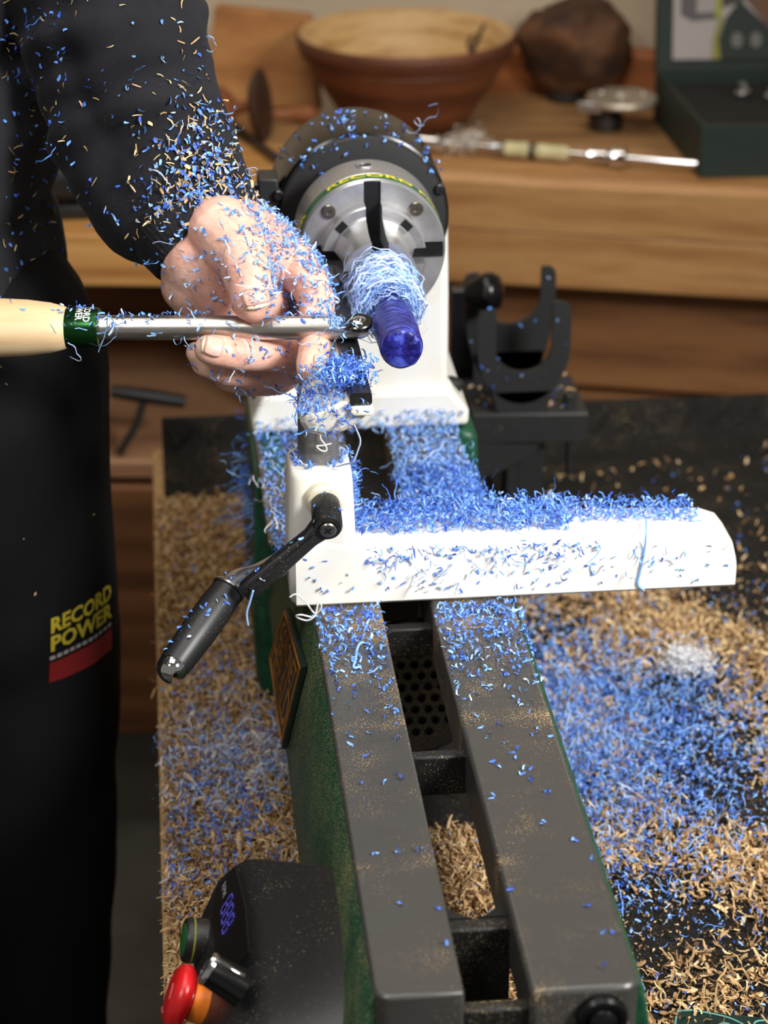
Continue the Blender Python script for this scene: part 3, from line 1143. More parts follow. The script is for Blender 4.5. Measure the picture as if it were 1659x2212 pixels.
def disc_with_holes():
    cu = bpy.data.curves.new('d', 'CURVE')
    cu.dimensions = '2D'
    cu.fill_mode = 'BOTH'
    cu.extrude = .0012

    def circ(cx_, cy_, r_, n_):
        sp = cu.splines.new('POLY')
        sp.points.add(n_ - 1)
        for i_ in range(n_):
            sp.points[i_].co = (cx_ + r_ * math.cos(2 * PI * i_ / n_), cy_ + r_ * math.sin(2 * PI * i_ / n_), 0, 1)
        sp.use_cyclic_u = True
    circ(0, 0, .046, 64)
    p_ = .0092
    for i_ in range(-5, 6):
        for j_ in range(-5, 6):
            x_, y_ = (i_ + .5 * (j_ % 2)) * p_, j_ * p_ * .866
            if math.hypot(x_, y_) < .036:
                circ(x_, y_, .0030, 14)
    o_ = bpy.data.objects.new('d', cu)
    COL.objects.link(o_)
    dg = bpy.context.evaluated_depsgraph_get()
    me = bpy.data.meshes.new_from_object(o_.evaluated_get(dg))
    v_ = np.array([p.co[:] for p in me.vertices])
    f_ = [tuple(p.vertices) for p in me.polygons]
    bpy.data.objects.remove(o_)
    bpy.data.curves.remove(cu)
    nd = unit((0, -1, .25))
    a_, b_ = V3((1, 0, 0)), np.cross(nd, V3((1, 0, 0)))
    return [mc + a_ * p[0] + b_ * p[1] + nd * p[2] for p in v_], f_


t = NT('dusty_motor_cover')
c2, m_ = t.dust(srgb(92, 90, 84), srgb(150, 136, 104), .4, 20, 900, .55)
MB().add(disc_with_holes()).build('motor_cover', t.set(c2, .6, .3), lat, sharp=30)
nd_ = unit((0, -1, .25))
MB().add(lathe([(.0465, -.004), (.0485, -.003), (.0485, -.10), (.04, -.105)], mc, nd_, 40)).build('motor', M['blackdeep'], lat)
o = MB().add(sphere(U(1000, 1590, y=1.27), .007, 18, 12)).build('motor_cap', M['whitep'], lat)
tag(o, 'small white cap beside the drilled motor cover')
# loop of black cable seen through the bed near the end
cp = [(.002, .905, -.08), (-.006, .885, -.10), (-.009, .868, -.12), (-.002, .855, -.14), (.010, .858, -.13), (.016, .875, -.11), (.012, .895, -.10), (.004, .88, -.13), (-.004, .84, -.165), (-.01, .80, -.182)]
MB().add(tube(catmull(cp, 8), .0034, 10)).build('cable', M['blackdeep'], lat)

# name plate on the green side
pn = unit((-1, 0, .168))
pp = V3((RLx0 - .0038, 1.2, -.008))
corners = [UPL(u, v, pp, pn) for u, v in ((628, 1312), (665, 1440), (620, 1620), (593, 1420))]
plate = MB().add(prism([c + pn * .0002 for c in corners], pn * .0035)).build('name_plate', plain('dark_green_plate', (22, 44, 42), .35, var=.3, scale=150), lat, bevel=.0006)
M['bronze'] = plain('bronze_print', (176, 112, 36), .5, var=.15, scale=300)
ca, cb_, cc, cdn = corners            # far top, near top, near bottom, far bottom
pos = lambda s_, t_: (ca * (1 - s_) + cb_ * s_) * (1 - t_) + (cdn * (1 - s_) + cc * s_) * t_ + pn * .0040
for txt, ctr, hgt, ln_ in (('CORONET', .27, .30, .80), ('HERALD', .66, .42, .86)):
    v_, f_ = text_mesh(txt, 1.0, .012)
    w_ = v_[:, 0].max() - v_[:, 0].min()
    hh = v_[:, 1].max() - v_[:, 1].min()
    vv = [pos(.5 + (p[0] - (v_[:, 0].max() + v_[:, 0].min()) / 2) / w_ * ln_, ctr - (p[1] - (v_[:, 1].max() + v_[:, 1].min()) / 2) / hh * hgt) for p in v_]
    MB().add((vv, f_)).build('lettering', M['bronze'], plate, smooth=False)
e_ = .035
for s0, t0, s1, t1 in ((e_, .05, 1 - e_, .05), (1 - e_, .05, 1 - e_, .95), (1 - e_, .95, e_, .95), (e_, .95, e_, .05)):
    a_, b_ = pos(s0, t0), pos(s1, t1)
    MB().add(tube([a_, b_], .0006, 6)).build('border', M['bronze'], plate)

# ---- headstock
hs = MB()
xl, xr = -.0780, .0590
prof = [(-.0875, .0), (.0735, .0), (.0735, .011), (.0590, .034), (.0580, .10), (.0575, .19), (.050, .203), (.035, .208), (-.054, .208), (-.069, .203), (-.0765, .19), (-.0770, .10), (-.0780, .034), (-.0875, .011)]
prof2 = [(xl, 0), (xr, 0), (.0585, .10), (.0570, .172), (.044, .182), (.026, .184), (-.040, .184), (-.052, .160), (-.062, .12), (-.0745, .07)]
headstock = MB().add(prism([(x, 1.512, z + .001) for x, z in prof2], (0, .135, 0))).build('headstock', M['white'], lat, bevel=.006, seg=3)
fl_ = [(-.0875, .0005), (.0735, .0005), (.0735, .012), (.0600, .030), (-.0790, .030), (-.0875, .012)]
MB().add(prism([(x, 1.505, z) for x, z in fl_], (0, .150, 0))).build('headstock_base', M['white'], headstock, bevel=.004, seg=3)
for u_, v_ in ((975, 840), (566, 862)):
    c_ = U(u_, v_, y=1.535)
    MB().add(lathe([(.0072, 0), (.0072, .007), (.0062, .008), (.0040, .008), (.0038, .003), (.0002, .003)], (c_[0], 1.535, .0185), (0.35 * (1 if c_[0] > 0 else -1), 0, 1), 24)).build('bolt', M['blackmat'], headstock)
# black guard drum behind the chuck
AX = V3((X0, 0, Z0))
ay_ = lambda y: V3((X0, y, Z0))
drum = MB().add(lathe([(.030, 0), (.0565, 0), (.0600, .002), (.0605, .006), (.0605, .066), (.0590, .072), (.030, .074)], ay_(1.460), (0, 1, 0), 96)).build('spindle_guard', M['blackgloss'], lat, sharp=25)
MB().add(lathe([(.0300, 0), (.0570, .004), (.0585, .0065), (.056, .010), (.030, .010)], ay_(1.4535), (0, 1, 0), 96)).build('guard_ring', plain('matt_black_ring', (32, 32, 33), .55), drum, sharp=20)
for u_, v_, r_ in ((948, 403, .0038), (600, 416, .0036)):
    c_ = U(u_, v_, y=1.462)
    MB().add(cyl(c_, c_ + V3((0, -.008, 0)), r_, 18, ch=.0008)).build('guard_screw', M['darksteel'], drum)
kq = U(578, 405, y=1.470)
MB().add(obox(kq, ((1, 0, 0), (0, 1, 0), (0, 0, 1)), (.0070, .012, .0095))).build('clamp_block', M['blackmat'], drum, bevel=.0015)
MB().add(cyl(kq + V3((-.006, 0, .001)), kq + V3((-.016, 0, .001)), .0028, 14)).build('clamp_stud', M['darksteel'], drum)
prof = []
ring = []
kc = kq + V3((-.011, 0, .001))
kn = MB()
rr = []
for hgt in (0, .0015, .0105, .012):
    rr.append([kc + V3((-hgt, 0, 0)) + V3((0, math.cos(2 * PI * i / 40), math.sin(2 * PI * i / 40))) * ((.0088 if i % 2 else .0080) - (.001 if hgt in (0, .012) else 0)) for i in range(40)])
kn.add(loft(rr)).build('clamp_knob', plain('grey_knurl', (84, 86, 88), .4, .4), drum, sharp=20)

# ---- control box clipped to the near left side of the bed
cbx = MB()
A_ = [(-.0670, -.030), (-.108, -.0440), (-.1155, -.0480), (-.1235, -.0535), (-.1315, -.0615), (-.1395, -.0800), (-.1465, -.0955), (-.1465, -.150), (-.0745, -.150)]
yf = 1.030
rings = []
for y, k in ((yf, 0), (.945, 0), (.915, .06), (.896, .22), (.880, .5), (.866, .9), (.858, 1.0)):
    rings.append([(x + (-.100 - x) * .10 * k, y - (.040 * np.clip((x + .1155) / .05, 0, 1) if y == yf else 0), z - k * .050 * (1 if z > -.12 else .1)) for x, z in A_])
ctrl = MB().add(loft(rings)).build('control_box', M['black'], lat, sharp=55, bevel=.003, seg=3)
pdn = unit(V3((-.1395, 0, -.0800)) - V3((-.1235, 0, -.0535)))   # down the panel
pno = V3((pdn[2], 0, -pdn[0]))
pno = pno if pno[0] < 0 else -pno
PO = V3((-.1315, 0, -.0602))
PP = lambda along, down, h=.0006: PO + V3((0, along, 0)) + pdn * down + pno * h


def panel(u, v):
    """(along, down) on the sloping panel of a spot in the photograph"""
    q_ = UPL(u, v, PO, pno) - PO
    return q_[1], q_ @ pdn


pts_ = [panel(u, v) for u, v in ((512, 1872), (470, 1925), (462, 1985), (470, 2060), (520, 2085), (542, 2060), (534, 1960))]
MB().add(prism([PP(y, d) for y, d in pts_], pno * .0008)).build('panel_label', plain('panel_black', (18, 18, 20), .3), ctrl)
v_, f_ = text_mesh('RPM', .0062, .0001)
ya, da = panel(490, 1925)
MB().add(([PP(ya - p[0], da - p[1], .0018) for p in v_], f_)).build('lettering', plain('grey_print', (150, 152, 156), .5), ctrl, smooth=False)


def digit(y, d, w_=.0056, h_=.0120):
    """one seven-segment figure, reading along -y"""
    mb_ = MB()
    k = .0008
    seg = [((0, h_), (w_, h_)), ((w_, h_), (w_, h_ / 2)), ((w_, h_ / 2), (w_, 0)), ((w_, 0), (0, 0)), ((0, 0), (0, h_ / 2)), ((0, h_ / 2), (0, h_)), ((0, h_ / 2), (w_, h_ / 2))]
    for (x0, z0), (x1, z1) in seg:
        a_ = PP(y - x0, d - z0, .0019)
        b_ = PP(y - x1, d - z1, .0019)
        e_ = unit(b_ - a_)
        n_ = np.cross(e_, pno) * k * .5
        a_, b_ = a_ + e_ * .0006, b_ - e_ * .0006
        mb_.add(([a_ - n_, a_ + n_, b_ + n_, b_ - n_], [(0, 1, 2, 3)]))
    return mb_


t = NT('lit_display')
t.set(srgb(90, 90, 210), .4)
t.b.inputs['Emission Color'].default_value = srgb(96, 92, 220)
t.b.inputs['Emission Strength'].default_value = .45
ya, da = panel(494, 1952)
for k in range(3):
    digit(ya - k * .0088, da + .0050).build('display_digit', t.mat, ctrl, smooth=False)
# speed knob
ka, kdn = panel(520, 2135)
k0 = PP(ka, kdn, -.002)
kd = unit(U(440, 2086, z=k0[2] + .012) - k0)
KL = .0225
rr = []
ks = unit(np.cross(kd, V3((0, 1, 0))))
kt = np.cross(kd, ks)
for hgt, rk in ((0, .0100), (.004, .0096), (KL - .0015, .0086), (KL, .0078)):
    rr.append([k0 + kd * hgt + (ks * math.cos(2 * PI * i / 48) + kt * math.sin(2 * PI * i / 48)) * (rk * (1 if i % 4 < 2 or hgt == KL else .95)) for i in range(48)])
knob = MB().add(loft(rr)).build('speed_knob', M['blackgloss'], ctrl, sharp=25)
MB().add(lathe([(.0090, KL - .0026), (.0091, KL - .0012), (.0082, KL + .0004), (.0074, KL + .0004), (.0074, KL - .002)], k0, kd, 40)).build('knob_ring', M['chrome'], knob)
tdir = unit(V3((.35, -.30, .85)))
tdir = unit(tdir - kd * (tdir @ kd))
MB().add(obox(k0 + kd * .0125 + tdir * .0091, (kd, np.cross(kd, tdir), tdir), (.0085, .0011, .0008))).build('knob_pointer', M['chrome'], knob, bevel=.0003)
# start button and emergency stop
s0 = U(452, 2035, z=-.086)
sd = unit(U(396, 2030, z=-.083) - s0)
gbn = MB().add(lathe([(.0125, -.004), (.0125, .0125), (.0115, .0142), (.0090, .0142)], s0, sd, 40)).build('start_button', M['black'], ctrl)
MB().add(lathe([(.0090, .0132), (.0090, .0144), (.0070, .0150), (.0003, .0152)], s0, sd, 36)).build('button_face', plain('button_green', (30, 110, 56), .35), gbn)
MB().add(lathe([(.01260, .0093), (.01270, .0098), (.01260, .0103)], s0, sd, 40, cap=False)).build('button_ring', plain('olive_ring', (150, 150, 60), .5), gbn)
e0 = U(466, 2176, z=-.088)
ed = unit(U(376, 2150, z=-.080) - e0)
es = MB().add(lathe([(.0085, .009), (.0090, .0145), (.0150, .0155), (.0172, .0180), (.0176, .0205), (.0166, .0235), (.0130, .0258), (.0070, .0268), (.0003, .0271)], e0, ed, 48)).build('emergency_stop', plain('stop_red', (206, 26, 30), .28), ctrl, sharp=50)
MB().add(lathe([(.0115, .004), (.0108, .0135), (.006, .0138)], e0, ed, 36)).build('stop_collar', plain('collar_orange', (226, 120, 24), .4), es)
MB().add(lathe([(.0175, -.006), (.0175, -.001), (.0140, .0045), (.008, .0047)], e0, ed, 40)).build('stop_base', plain('base_yellow', (236, 190, 36), .45), es)
# turn marks on the red cap
ea, eb, _ = frame(ed)
for t_ in (.4, 2.5, 4.6):
    arc = [e0 + ed * .0263 + (ea * math.cos(t_ + k * .12) + eb * math.sin(t_ + k * .12)) * .0100 for k in range(8)]
    MB().add(tube(arc, .0004, 5)).build('turn_mark', plain('faint_mark', (224, 120, 110), .5), es)

# ================================================================== chuck
chk = thing('lathe_chuck', ay_(1.42), 'bright steel four-jaw chuck with a green band screwed to the lathe spindle', 'chuck')
YF = 1.392
MB().add(lathe([(.030, 0), (.0470, 0), (.0488, .002), (.0488, .0335), (.0478, .0345), (.0478, .0362), (.0488, .0372), (.0488, .0455), (.0478, .0468), (.030, .0468)], ay_(1.4388), (0, -1, 0), 128)).build('chuck_body', M['steel'], chk, sharp=25)
band = MB().add(lathe([(.0489, 0), (.04915, .0004), (.04915, .0086), (.0489, .0090)], ay_(1.4030), (0, -1, 0), 128, cap=False)).build('green_band', M['bandgreen'], chk)
# raised lettering wrapped round the band
r_ = .0494
for txt_, wid_, ac_ in (('RECORD', .060, 91), ('POWER', .046, 24), ('POWER', .046, 177)):
    v_, f_ = text_mesh(txt_, .0074, .0002, 'CENTER')
    v_[:, 0] *= wid_ / (v_[:, 0].max() - v_[:, 0].min())
    vv = []
    for p in v_:
        th2 = R(ac_) - p[0] / r_
        vv.append(ay_(1.3986 + p[1] * 1.12) + V3((math.cos(th2), 0, math.sin(th2))) * r_)
    MB().add((vv, f_)).build('lettering', M['yellow'], band, smooth=False)
# key hole boss on the body
hc = ay_(1.4225) + V3((math.cos(R(92)), 0, math.sin(R(92)))) * .0486
hd = unit(hc - ay_(1.4225))
MB().add(lathe([(.0060, -.004), (.0062, .0004), (.0056, .0012), (.0044, .0010), (.0040, -.003)], hc, hd, 28, up=(0, 1, 0))).build('key_socket', M['steel'], chk)
MB().add(cyl(hc - hd * .001, hc + hd * .0003, .0041, 20)).build('key_hole', M['recess'], chk)
# dark cross-shaped slideways behind the jaws
MB().add(lathe([(.0005, 0), (.0474, 0), (.0474, .002), (.0005, .002)], ay_(1.3935), (0, -1, 0), 96, cap=False)).build('slideway', M['recess'], chk)


# four face segments and four stepped jaws, each with its screw
def sector(prof, q, gap, n=20):
    """revolved profile [(r, y)] in quadrant q, straight-sided slots of half width gap between neighbours"""
    rings = []
    for r, y in prof:
        a0 = math.asin(min(.98, gap / max(r, gap * 1.02)))
        a1 = PI / 2 - a0
        rings.append([ay_(y) + V3((math.cos(q * PI / 2 + a0 + (a1 - a0) * i / n), 0, math.sin(q * PI / 2 + a0 + (a1 - a0) * i / n))) * r for i in range(n + 1)])
    return loft(rings, False, False), rings


def solid_sector(prof, q, gap, n=20):
    # closed profile loop: revolve and cap both straight sides
    (v, f), rings = sector(prof + [prof[0]], q, gap, n)
    m = n + 1
    k = len(prof)
    f = list(f)
    f.append(tuple(i * m for i in range(k)))
    f.append(tuple(i * m + n for i in range(k))[::-1])
    return v, f


for q in range(4):
    tq = q * PI / 2 + PI / 4
    rd = V3((math.cos(tq), 0, math.sin(tq)))
    MB().add(solid_sector([(.0315, 1.3935), (.0478, 1.3935), (.0482, 1.3905), (.0474, 1.3895), (.0315, 1.3895)], q, .0056)).build('face_plate', M['steel'], chk, sharp=25)
    jw = MB().add(solid_sector([(.0090, 1.3930), (.0345, 1.3930), (.0345, 1.3790), (.0335, 1.3780), (.0282, 1.3780), (.0268, 1.3765), (.0236, 1.3600), (.0232, 1.3580), (.0232, 1.3410), (.0242, 1.3385), (.0240, 1.3370), (.0150, 1.3370), (.0125, 1.3385)], q, .0054)).build('jaw', M['steel'], chk, sharp=25)
    for rr_, hh_, sz in ((.0405, 1.3893, .0048),):
        cs = ay_(hh_) + rd * rr_
        s_ = MB().add(lathe([(sz, 0), (sz, .0012), (sz * .86, .0020), (sz * .40, .0020), (sz * .36, .0008), (.0002, .0008)], cs, (0, -1, 0), 24)).build('jaw_screw', plain('nickel', (150, 142, 130), .3, 1), chk)
    MB().add(obox(ay_(1.3778) + rd * .0300, (rd, (0, 1, 0), np.cross(rd, V3((0, 1, 0)))), (.0026, .0006, .0036))).build('socket', M['recess'], jw)

# ---- the work
t = NT('deep_blue_resin')
vv = t.coord((160, 900, 160))
n1 = t.noise(vv, 1, 4)
col = t.ramp(n1, [(.36, srgb(16, 14, 74)), (.52, srgb(34, 34, 128)), (.66, srgb(78, 92, 196))])
t.bump(t.noise(t.coord((300, 1500, 300)), 1, 3), .5, .0012)
M['resin'] = t.set(col, .28)
wp = thing('blue_blank', ay_(1.27), 'rough deep blue resin rod gripped in the chuck jaws', 'turning blank')


def blank():
    prof = [(0, .0003), (0, .0105), (.0012, .0122), (.004, .0129), (.02, .0130), (.045, .0128), (.052, .0122), (.062, .0102), (.075, .0098), (.10, .0102), (.15, .0106), (.152, .0003)]
    rings = []
    seg = 56
    for k, (dy, r) in enumerate(prof):
        pass
    ys = [0, 0, .0012, .003] + list(np.linspace(.005, .15, 60)) + [.1505]
    rs = []
    for i, y in enumerate(ys):
        r = float(np.interp(y, [p[0] for p in prof[1:-1]], [p[1] for p in prof[1:-1]]))
        if i == 0 or i == len(ys) - 1:
            r = .0003
        ring = []
        for s_ in range(seg):
            a = 2 * PI * s_ / seg
            n_ = mnoise.noise(Vector((math.cos(a) * 2, math.sin(a) * 2, y * 120))) * .00022 + mnoise.noise(Vector((math.cos(a) * 6, math.sin(a) * 6, y * 500))) * .00018
            ring.append(ay_(1.2105 + y + (.0006 * mnoise.noise(Vector((math.cos(a) * r * 300, math.sin(a) * r * 300, 9))) if i < 3 else 0)) + V3((math.cos(a), 0, math.sin(a))) * (r + (n_ if r > .002 else 0)))
        rs.append(ring)
    return loft(rs, True, False)


MB().add(blank()).build('rod', M['resin'], wp, sharp=48)

# strings wound round the work
h = Heap()


def wound(n_loops, y0, y1, r0, r1, w0):
    vs, fs = [], []
    for k in range(n_loops):
        yc = rng.uniform(y0, y1)
        f_ = (yc - y0) / (y1 - y0)
        rb = rng.uniform(r0, r1)
        n = 44
        a0 = rng.uniform(0, 2 * PI)
        turns = rng.uniform(.5, 1.6)
        sl = rng.normal(0, .006)
        ph = rng.uniform(0, 6, 4)
        ecc = rng.normal(0, .0022, 2)
        pts = []
        for i in range(n):
            s_ = i / (n - 1)
            a = a0 + turns * 2 * PI * s_
            rr_ = rb + .0010 * math.sin(a * 9 + ph[0]) + .0016 * math.sin(a * 2.3 + ph[1]) + .0007 * math.sin(a * 17 + ph[2])
            rr_ = max(rr_, .0112)
            pts.append(ay_(yc + sl * (s_ - .5) * 2 + .0014 * math.sin(a * 7 + ph[3])) + V3((math.cos(a) * rr_ + ecc[0], 0, math.sin(a) * rr_ + ecc[1])))
        pts = np.array(pts)
        d = np.gradient(pts, axis=0)
        d /= np.linalg.norm(d, axis=1, keepdims=True)
        rad = pts - np.array([ay_(0)[0], 0, ay_(0)[2]])
        rad[:, 1] = 0
        wv = np.cross(d, rad)
        wv /= np.maximum(np.linalg.norm(wv, axis=1, keepdims=True), 1e-9)
        tw = rng.uniform(-1, 1) + np.linspace(0, rng.normal(0, 3), n)
        rn = rad / np.linalg.norm(rad, axis=1, keepdims=True)
        wv = wv * np.cos(tw)[:, None] + rn * np.sin(tw)[:, None]
        w_ = w0 * rng.uniform(.7, 1.4) / 2
        v = np.stack([pts - wv * w_, pts + wv * w_], 1).reshape(-1, 3)
        b = np.arange(n - 1) * 2
        f = np.stack([b, b + 1, b + 3, b + 2], -1)
        h.add((v, f), B_PALE_W, n - 1)


B_PALE_W = [(2, .35), (3, .65)]
wound(150, 1.268, 1.335, .0115, .0175, .0008)
wound(46, 1.275, 1.345, .0170, .0230, .0008)
tag(h.build('wound_shavings', BLUE), 'pale blue stringy shavings wound round the blue rod by the chuck', 'shavings', kind='stuff')

# ================================================================== tool rest holder (banjo) and tool rest
ban = thing('tool_rest_holder', (0, 1.26, 0), 'white enamelled tool rest holder lying across the bed rails', 'tool rest holder')
YB = 1.229


def banjo():
    mb_ = MB()
    # long arm, section lofted along x with a soft top
    def sec(x, zt, y1, r=.008, s=1):
        y0 = YB
        pts = []
        n = 5
        for k in range(n + 1):
            t_ = PI / 2 * k / n
            pts.append((x, y0 + r - r * math.cos(t_), zt - r + r * math.sin(t_)))
        for k in range(n + 1):
            t_ = PI / 2 * k / n
            pts.append((x, y1 - r + r * math.sin(t_), zt - r + r * math.cos(t_)))
        pts += [(x, y1, .0006), (x, y0 + .002, .0006), (x, y0, .0026)]
        return pts
    xs = [(-.0732, .048, 1.272, .006), (-.0715, .051, 1.275, .008), (-.060, .052, 1.276, .009), (-.030, .0445, 1.276, .010), (.02, .0430, 1.277, .010), (.08, .0420, 1.278, .010), (.15, .0400, 1.278, .010), (.190, .0385, 1.277, .010), (.200, .0355, 1.275, .010), (.2045, .030, 1.272, .009), (.2065, .022, 1.268, .008)]
    return mb_.add(loft([sec(*q_) for q_ in xs]))


arm = banjo().build('arm', M['white'], ban, sharp=40)
# upright block that grips the post
PX_, PY_ = -.0562, 1.2560
rings = []
for z, wx, wy, yc in ((.0015, .0200, .0225, 1.2535), (.004, .0205, .0232, 1.2540), (.036, .0210, .0236, 1.2540), (.050, .0210, .0240, 1.2535), (.075, .0200, .0232, 1.2540), (.0865, .0194, .0228, 1.2545), (.0895, .0186, .0220, 1.2545), (.0905, .0172, .0206, 1.2545)):
    rings.append([(PX_ + a, yc + b, z) for a, b in rrect(wx, wy, .009, 6)])
MB().add(loft(rings)).build('post_block', M['white'], ban, sharp=50)
MB().add(lathe([(.0145, .088), (.0150, .0905), (.0150, .0912), (.0128, .0912)], (PX_, PY_, 0), seg=40, cap=False)).build('bore_rim', M['ivory'], ban)
# locking lever
lp0 = V3((-.0545, 1.2300, .0735))
lp1 = U(708, 1142, y=1.2020)
ld_ = unit(lp1 - lp0)
Ll = np.linalg.norm(lp1 - lp0)
MB().add(lathe([(.0125, -.003), (.0125, .001), (.0108, .003), (.009, .0035)], lp0, ld_, 36)).build('lever_seat', M['ivory'], ban)
le = U(527, 1288, y=1.1990)
lvr = MB().add(lathe([(.0075, .001), (.0088, .004), (.0092, .012), (.0092, Ll - .002), (.0082, Ll), (.0056, Ll), (.0054, Ll - .002)], lp0, ld_, 36))
ldir = unit(le - lp1)
sdv = unit(np.cross(ld_, ldir))
Lh = np.linalg.norm(le - lp1)
rings = []
for f_, wd, tk, off in ((.02, .0070, .0050, -.006), (.10, .0070, .0046, -.006), (.20, .0056, .0040, -.005), (.5, .0062, .0040, -.004), (.85, .0068, .0040, -.003), (.96, .0066, .0036, -.003), (1.0, .0052, .0026, -.003)):
    c_ = lp1 + ldir * Lh * f_ + ld_ * off
    rings.append([c_ + sdv * a + ld_ * b for a, b in rrect(wd, tk, min(wd, tk) * .55, 4)])
lvr.add(loft(rings))
# rib along the top of the lever
rings = []
for f_ in (.14, .2, .6, .9):
    c_ = lp1 + ldir * Lh * f_ + ld_ * 0.0008 + sdv * -.0018
    rings.append([c_ + sdv * a + ld_ * b for a, b in rrect(.0011, .0013, .0006, 2)])
lvr.add(loft(rings))
lever = lvr.build('locking_lever', M['black'], ban, sharp=40)
scw = MB().add(lathe([(.0052, 0), (.0052, .0038), (.0046, .0046), (.0002, .0047)], lp1 - ld_ * .002, ld_, 28)).build('lever_screw', plain('nickel_screw', (150, 146, 138), .3, 1), lever)
sa_, sb_, _ = frame(ld_)
for a_ in (sa_ * .8 + sb_ * .6, sb_ * .8 - sa_ * .6):
    MB().add(obox(lp1 + ld_ * .0027, (a_, np.cross(ld_, a_), ld_), (.0026, .0005, .0003))).build('slot', M['recess'], scw)
# chrome cam handle with black grip and ball end
hp = [(-.055, 1.262, .022), (-.075, 1.258, .020), U(560, 1243, y=1.240), U(515, 1256, y=1.228), U(490, 1280, y=1.218)]
gA, gB = U(492, 1276, y=1.219), U(370, 1446, y=1.172)
hp.append(gA + (gB - gA) * .1)
cam_h = MB().add(tube(catmull(hp, 8), .0078, 20)).build('cam_handle', M['satin'], ban)
gd = gB - gA
gl_ = np.linalg.norm(gd)
MB().add(lathe([(.0092, 0), (.0104, .0015), (.0110, gl_ * .2), (.0112, gl_ * .5), (.0100, gl_ * .93), (.0092, gl_ * .97), (.008, gl_)], gA, gd, 36)).build('grip', M['black'], cam_h)
MB().add(lathe([(.0108, -.0022), (.0112, -.0008), (.0108, .0004)], gA, gd, 32)).build('grip_collar', M['satin'], cam_h)
bl = [(.0092 * math.cos(t_), .0098 * math.sin(t_)) for t_ in [PI / 2 * k / 10 for k in range(11)]]
bl = [(.0092, -.003), (.0096, -.0022), (.0096, -.0005)] + [(.0096 * math.cos(t_), .0092 * math.sin(t_)) for t_ in [PI / 2 * k / 12 for k in range(13)]]
MB().add(lathe(bl, gB - unit(gd) * .001, gd, 40)).build('ball_end', M['chrome'], cam_h)

# ---- tool rest
tr = thing('tool_rest', (PX_, PY_, .09), 'cream tool rest on a steel post beside the blue rod', 'tool rest')
MB().add(cyl((PX_, PY_, .045), (PX_, PY_, .1385), .0127, 40, ch=.001)).build('post', M['post'], tr)
RX = U(779, 860, y=1.166)[0]
RZ = U(779, 846, y=1.166)[2]           # top of the rail


def rest_sec(y, k, kz):
    # section in xz, k scales the spread of the blade away from the rail
    pts = [(.0060, -.0075), (.0060, -.0125), (.001, -.0185 * kz), (-.010, -.0260 * kz), (-.021, -.0285 * kz), (-.031, -.0255 * kz), (-.0345, -.0195 * kz), (-.0335, -.0150 * kz), (-.022, -.0105), (-.0065, -.0045), (-.0060, -.0075)]
    return [(RX + (x * k if x < 0 else x), y, RZ + z) for x, z in pts]


rings = [rest_sec(y, k, kz) for y, k, kz in ((1.1650, .80, .80), (1.1665, .92, .92), (1.171, 1.0, 1.0), (1.190, 1.02, 1.04), (1.225, .86, 1.06), (1.262, .78, 1.1), (1.335, .55, .9), (1.352, .5, .8))]
MB().add(loft(rings)).build('blade', M['cream'], tr, sharp=28, bevel=.0015)
MB().add(prism([(RX + a, 1.1640, RZ - .0040 + b) for a, b in rrect(.0064, .0040, .0022, 4)], (0, .188, 0))).build('rail', M['darksteel'], tr, sharp=40)
rings = [[(RX + .0006 + a * q_, yy, RZ - .0105 + b * q_) for a, b in rrect(.0066, .0027, .0020, 4)] for yy, q_ in ((1.1612, .75), (1.1618, .95), (1.163, 1.0), (1.172, 1.0))]
MB().add(loft(rings)).build('blade_lip', M['ivory'], tr, sharp=50)

# ================================================================== turning tool
tool = thing('turning_tool', U(400, 708, y=1.262), 'hollowing tool with a beech handle, green ferrule and steel shaft', 'turning tool')
Ttip = U(795, 708, y=1.2485)
Tfer = U(215, 708, y=1.2700)
td = unit(Ttip - Tfer)
tl = np.linalg.norm(Ttip - Tfer)
ta_, tb_, _ = frame(td)                # ta_ sideways, tb_ up
# shaft, flat milled near the tip
rings = []
for s_, r_, cut in ((-.02, .0077, 1), (tl * .86, .0071, 1), (tl * .862, .0071, .12), (tl * .955, .0069, .10), (tl * .985, .0062, .08), (tl * 1.0, .0046, .05)):
    ring = []
    for i in range(40):
        a = 2 * PI * i / 40
        xx, zz = math.cos(a) * r_, math.sin(a) * r_
        zz = min(zz, cut * r_)
        ring.append(Tfer + td * s_ + ta_ * xx + tb_ * zz)
    rings.append(ring)
MB().add(loft(rings)).build('shaft', M['toolsteel'], tool, sharp=30)
cc_ = Tfer + td * (tl * .965) + tb_ * .0020
cutr = MB().add(lathe([(.0072, -.0010), (.0084, .0), (.0086, .0022), (.0078, .0030), (.0040, .0030), (.0036, .0024), (.0002, .0024)], cc_, unit(tb_ - .22 * ta_ * (1 if ta_[1] > 0 else -1)), 36)).build('cutter', plain('carbide', (84, 82, 80), .25, 1), tool)
MB().add(lathe([(.0048, .0022), (.0046, .0034), (.0034, .0040), (.0015, .0040), (.0012, .003)], cc_, unit(tb_ - .22 * ta_ * (1 if ta_[1] > 0 else -1)), 24)).build('cutter_screw', M['chrome'], cutr)
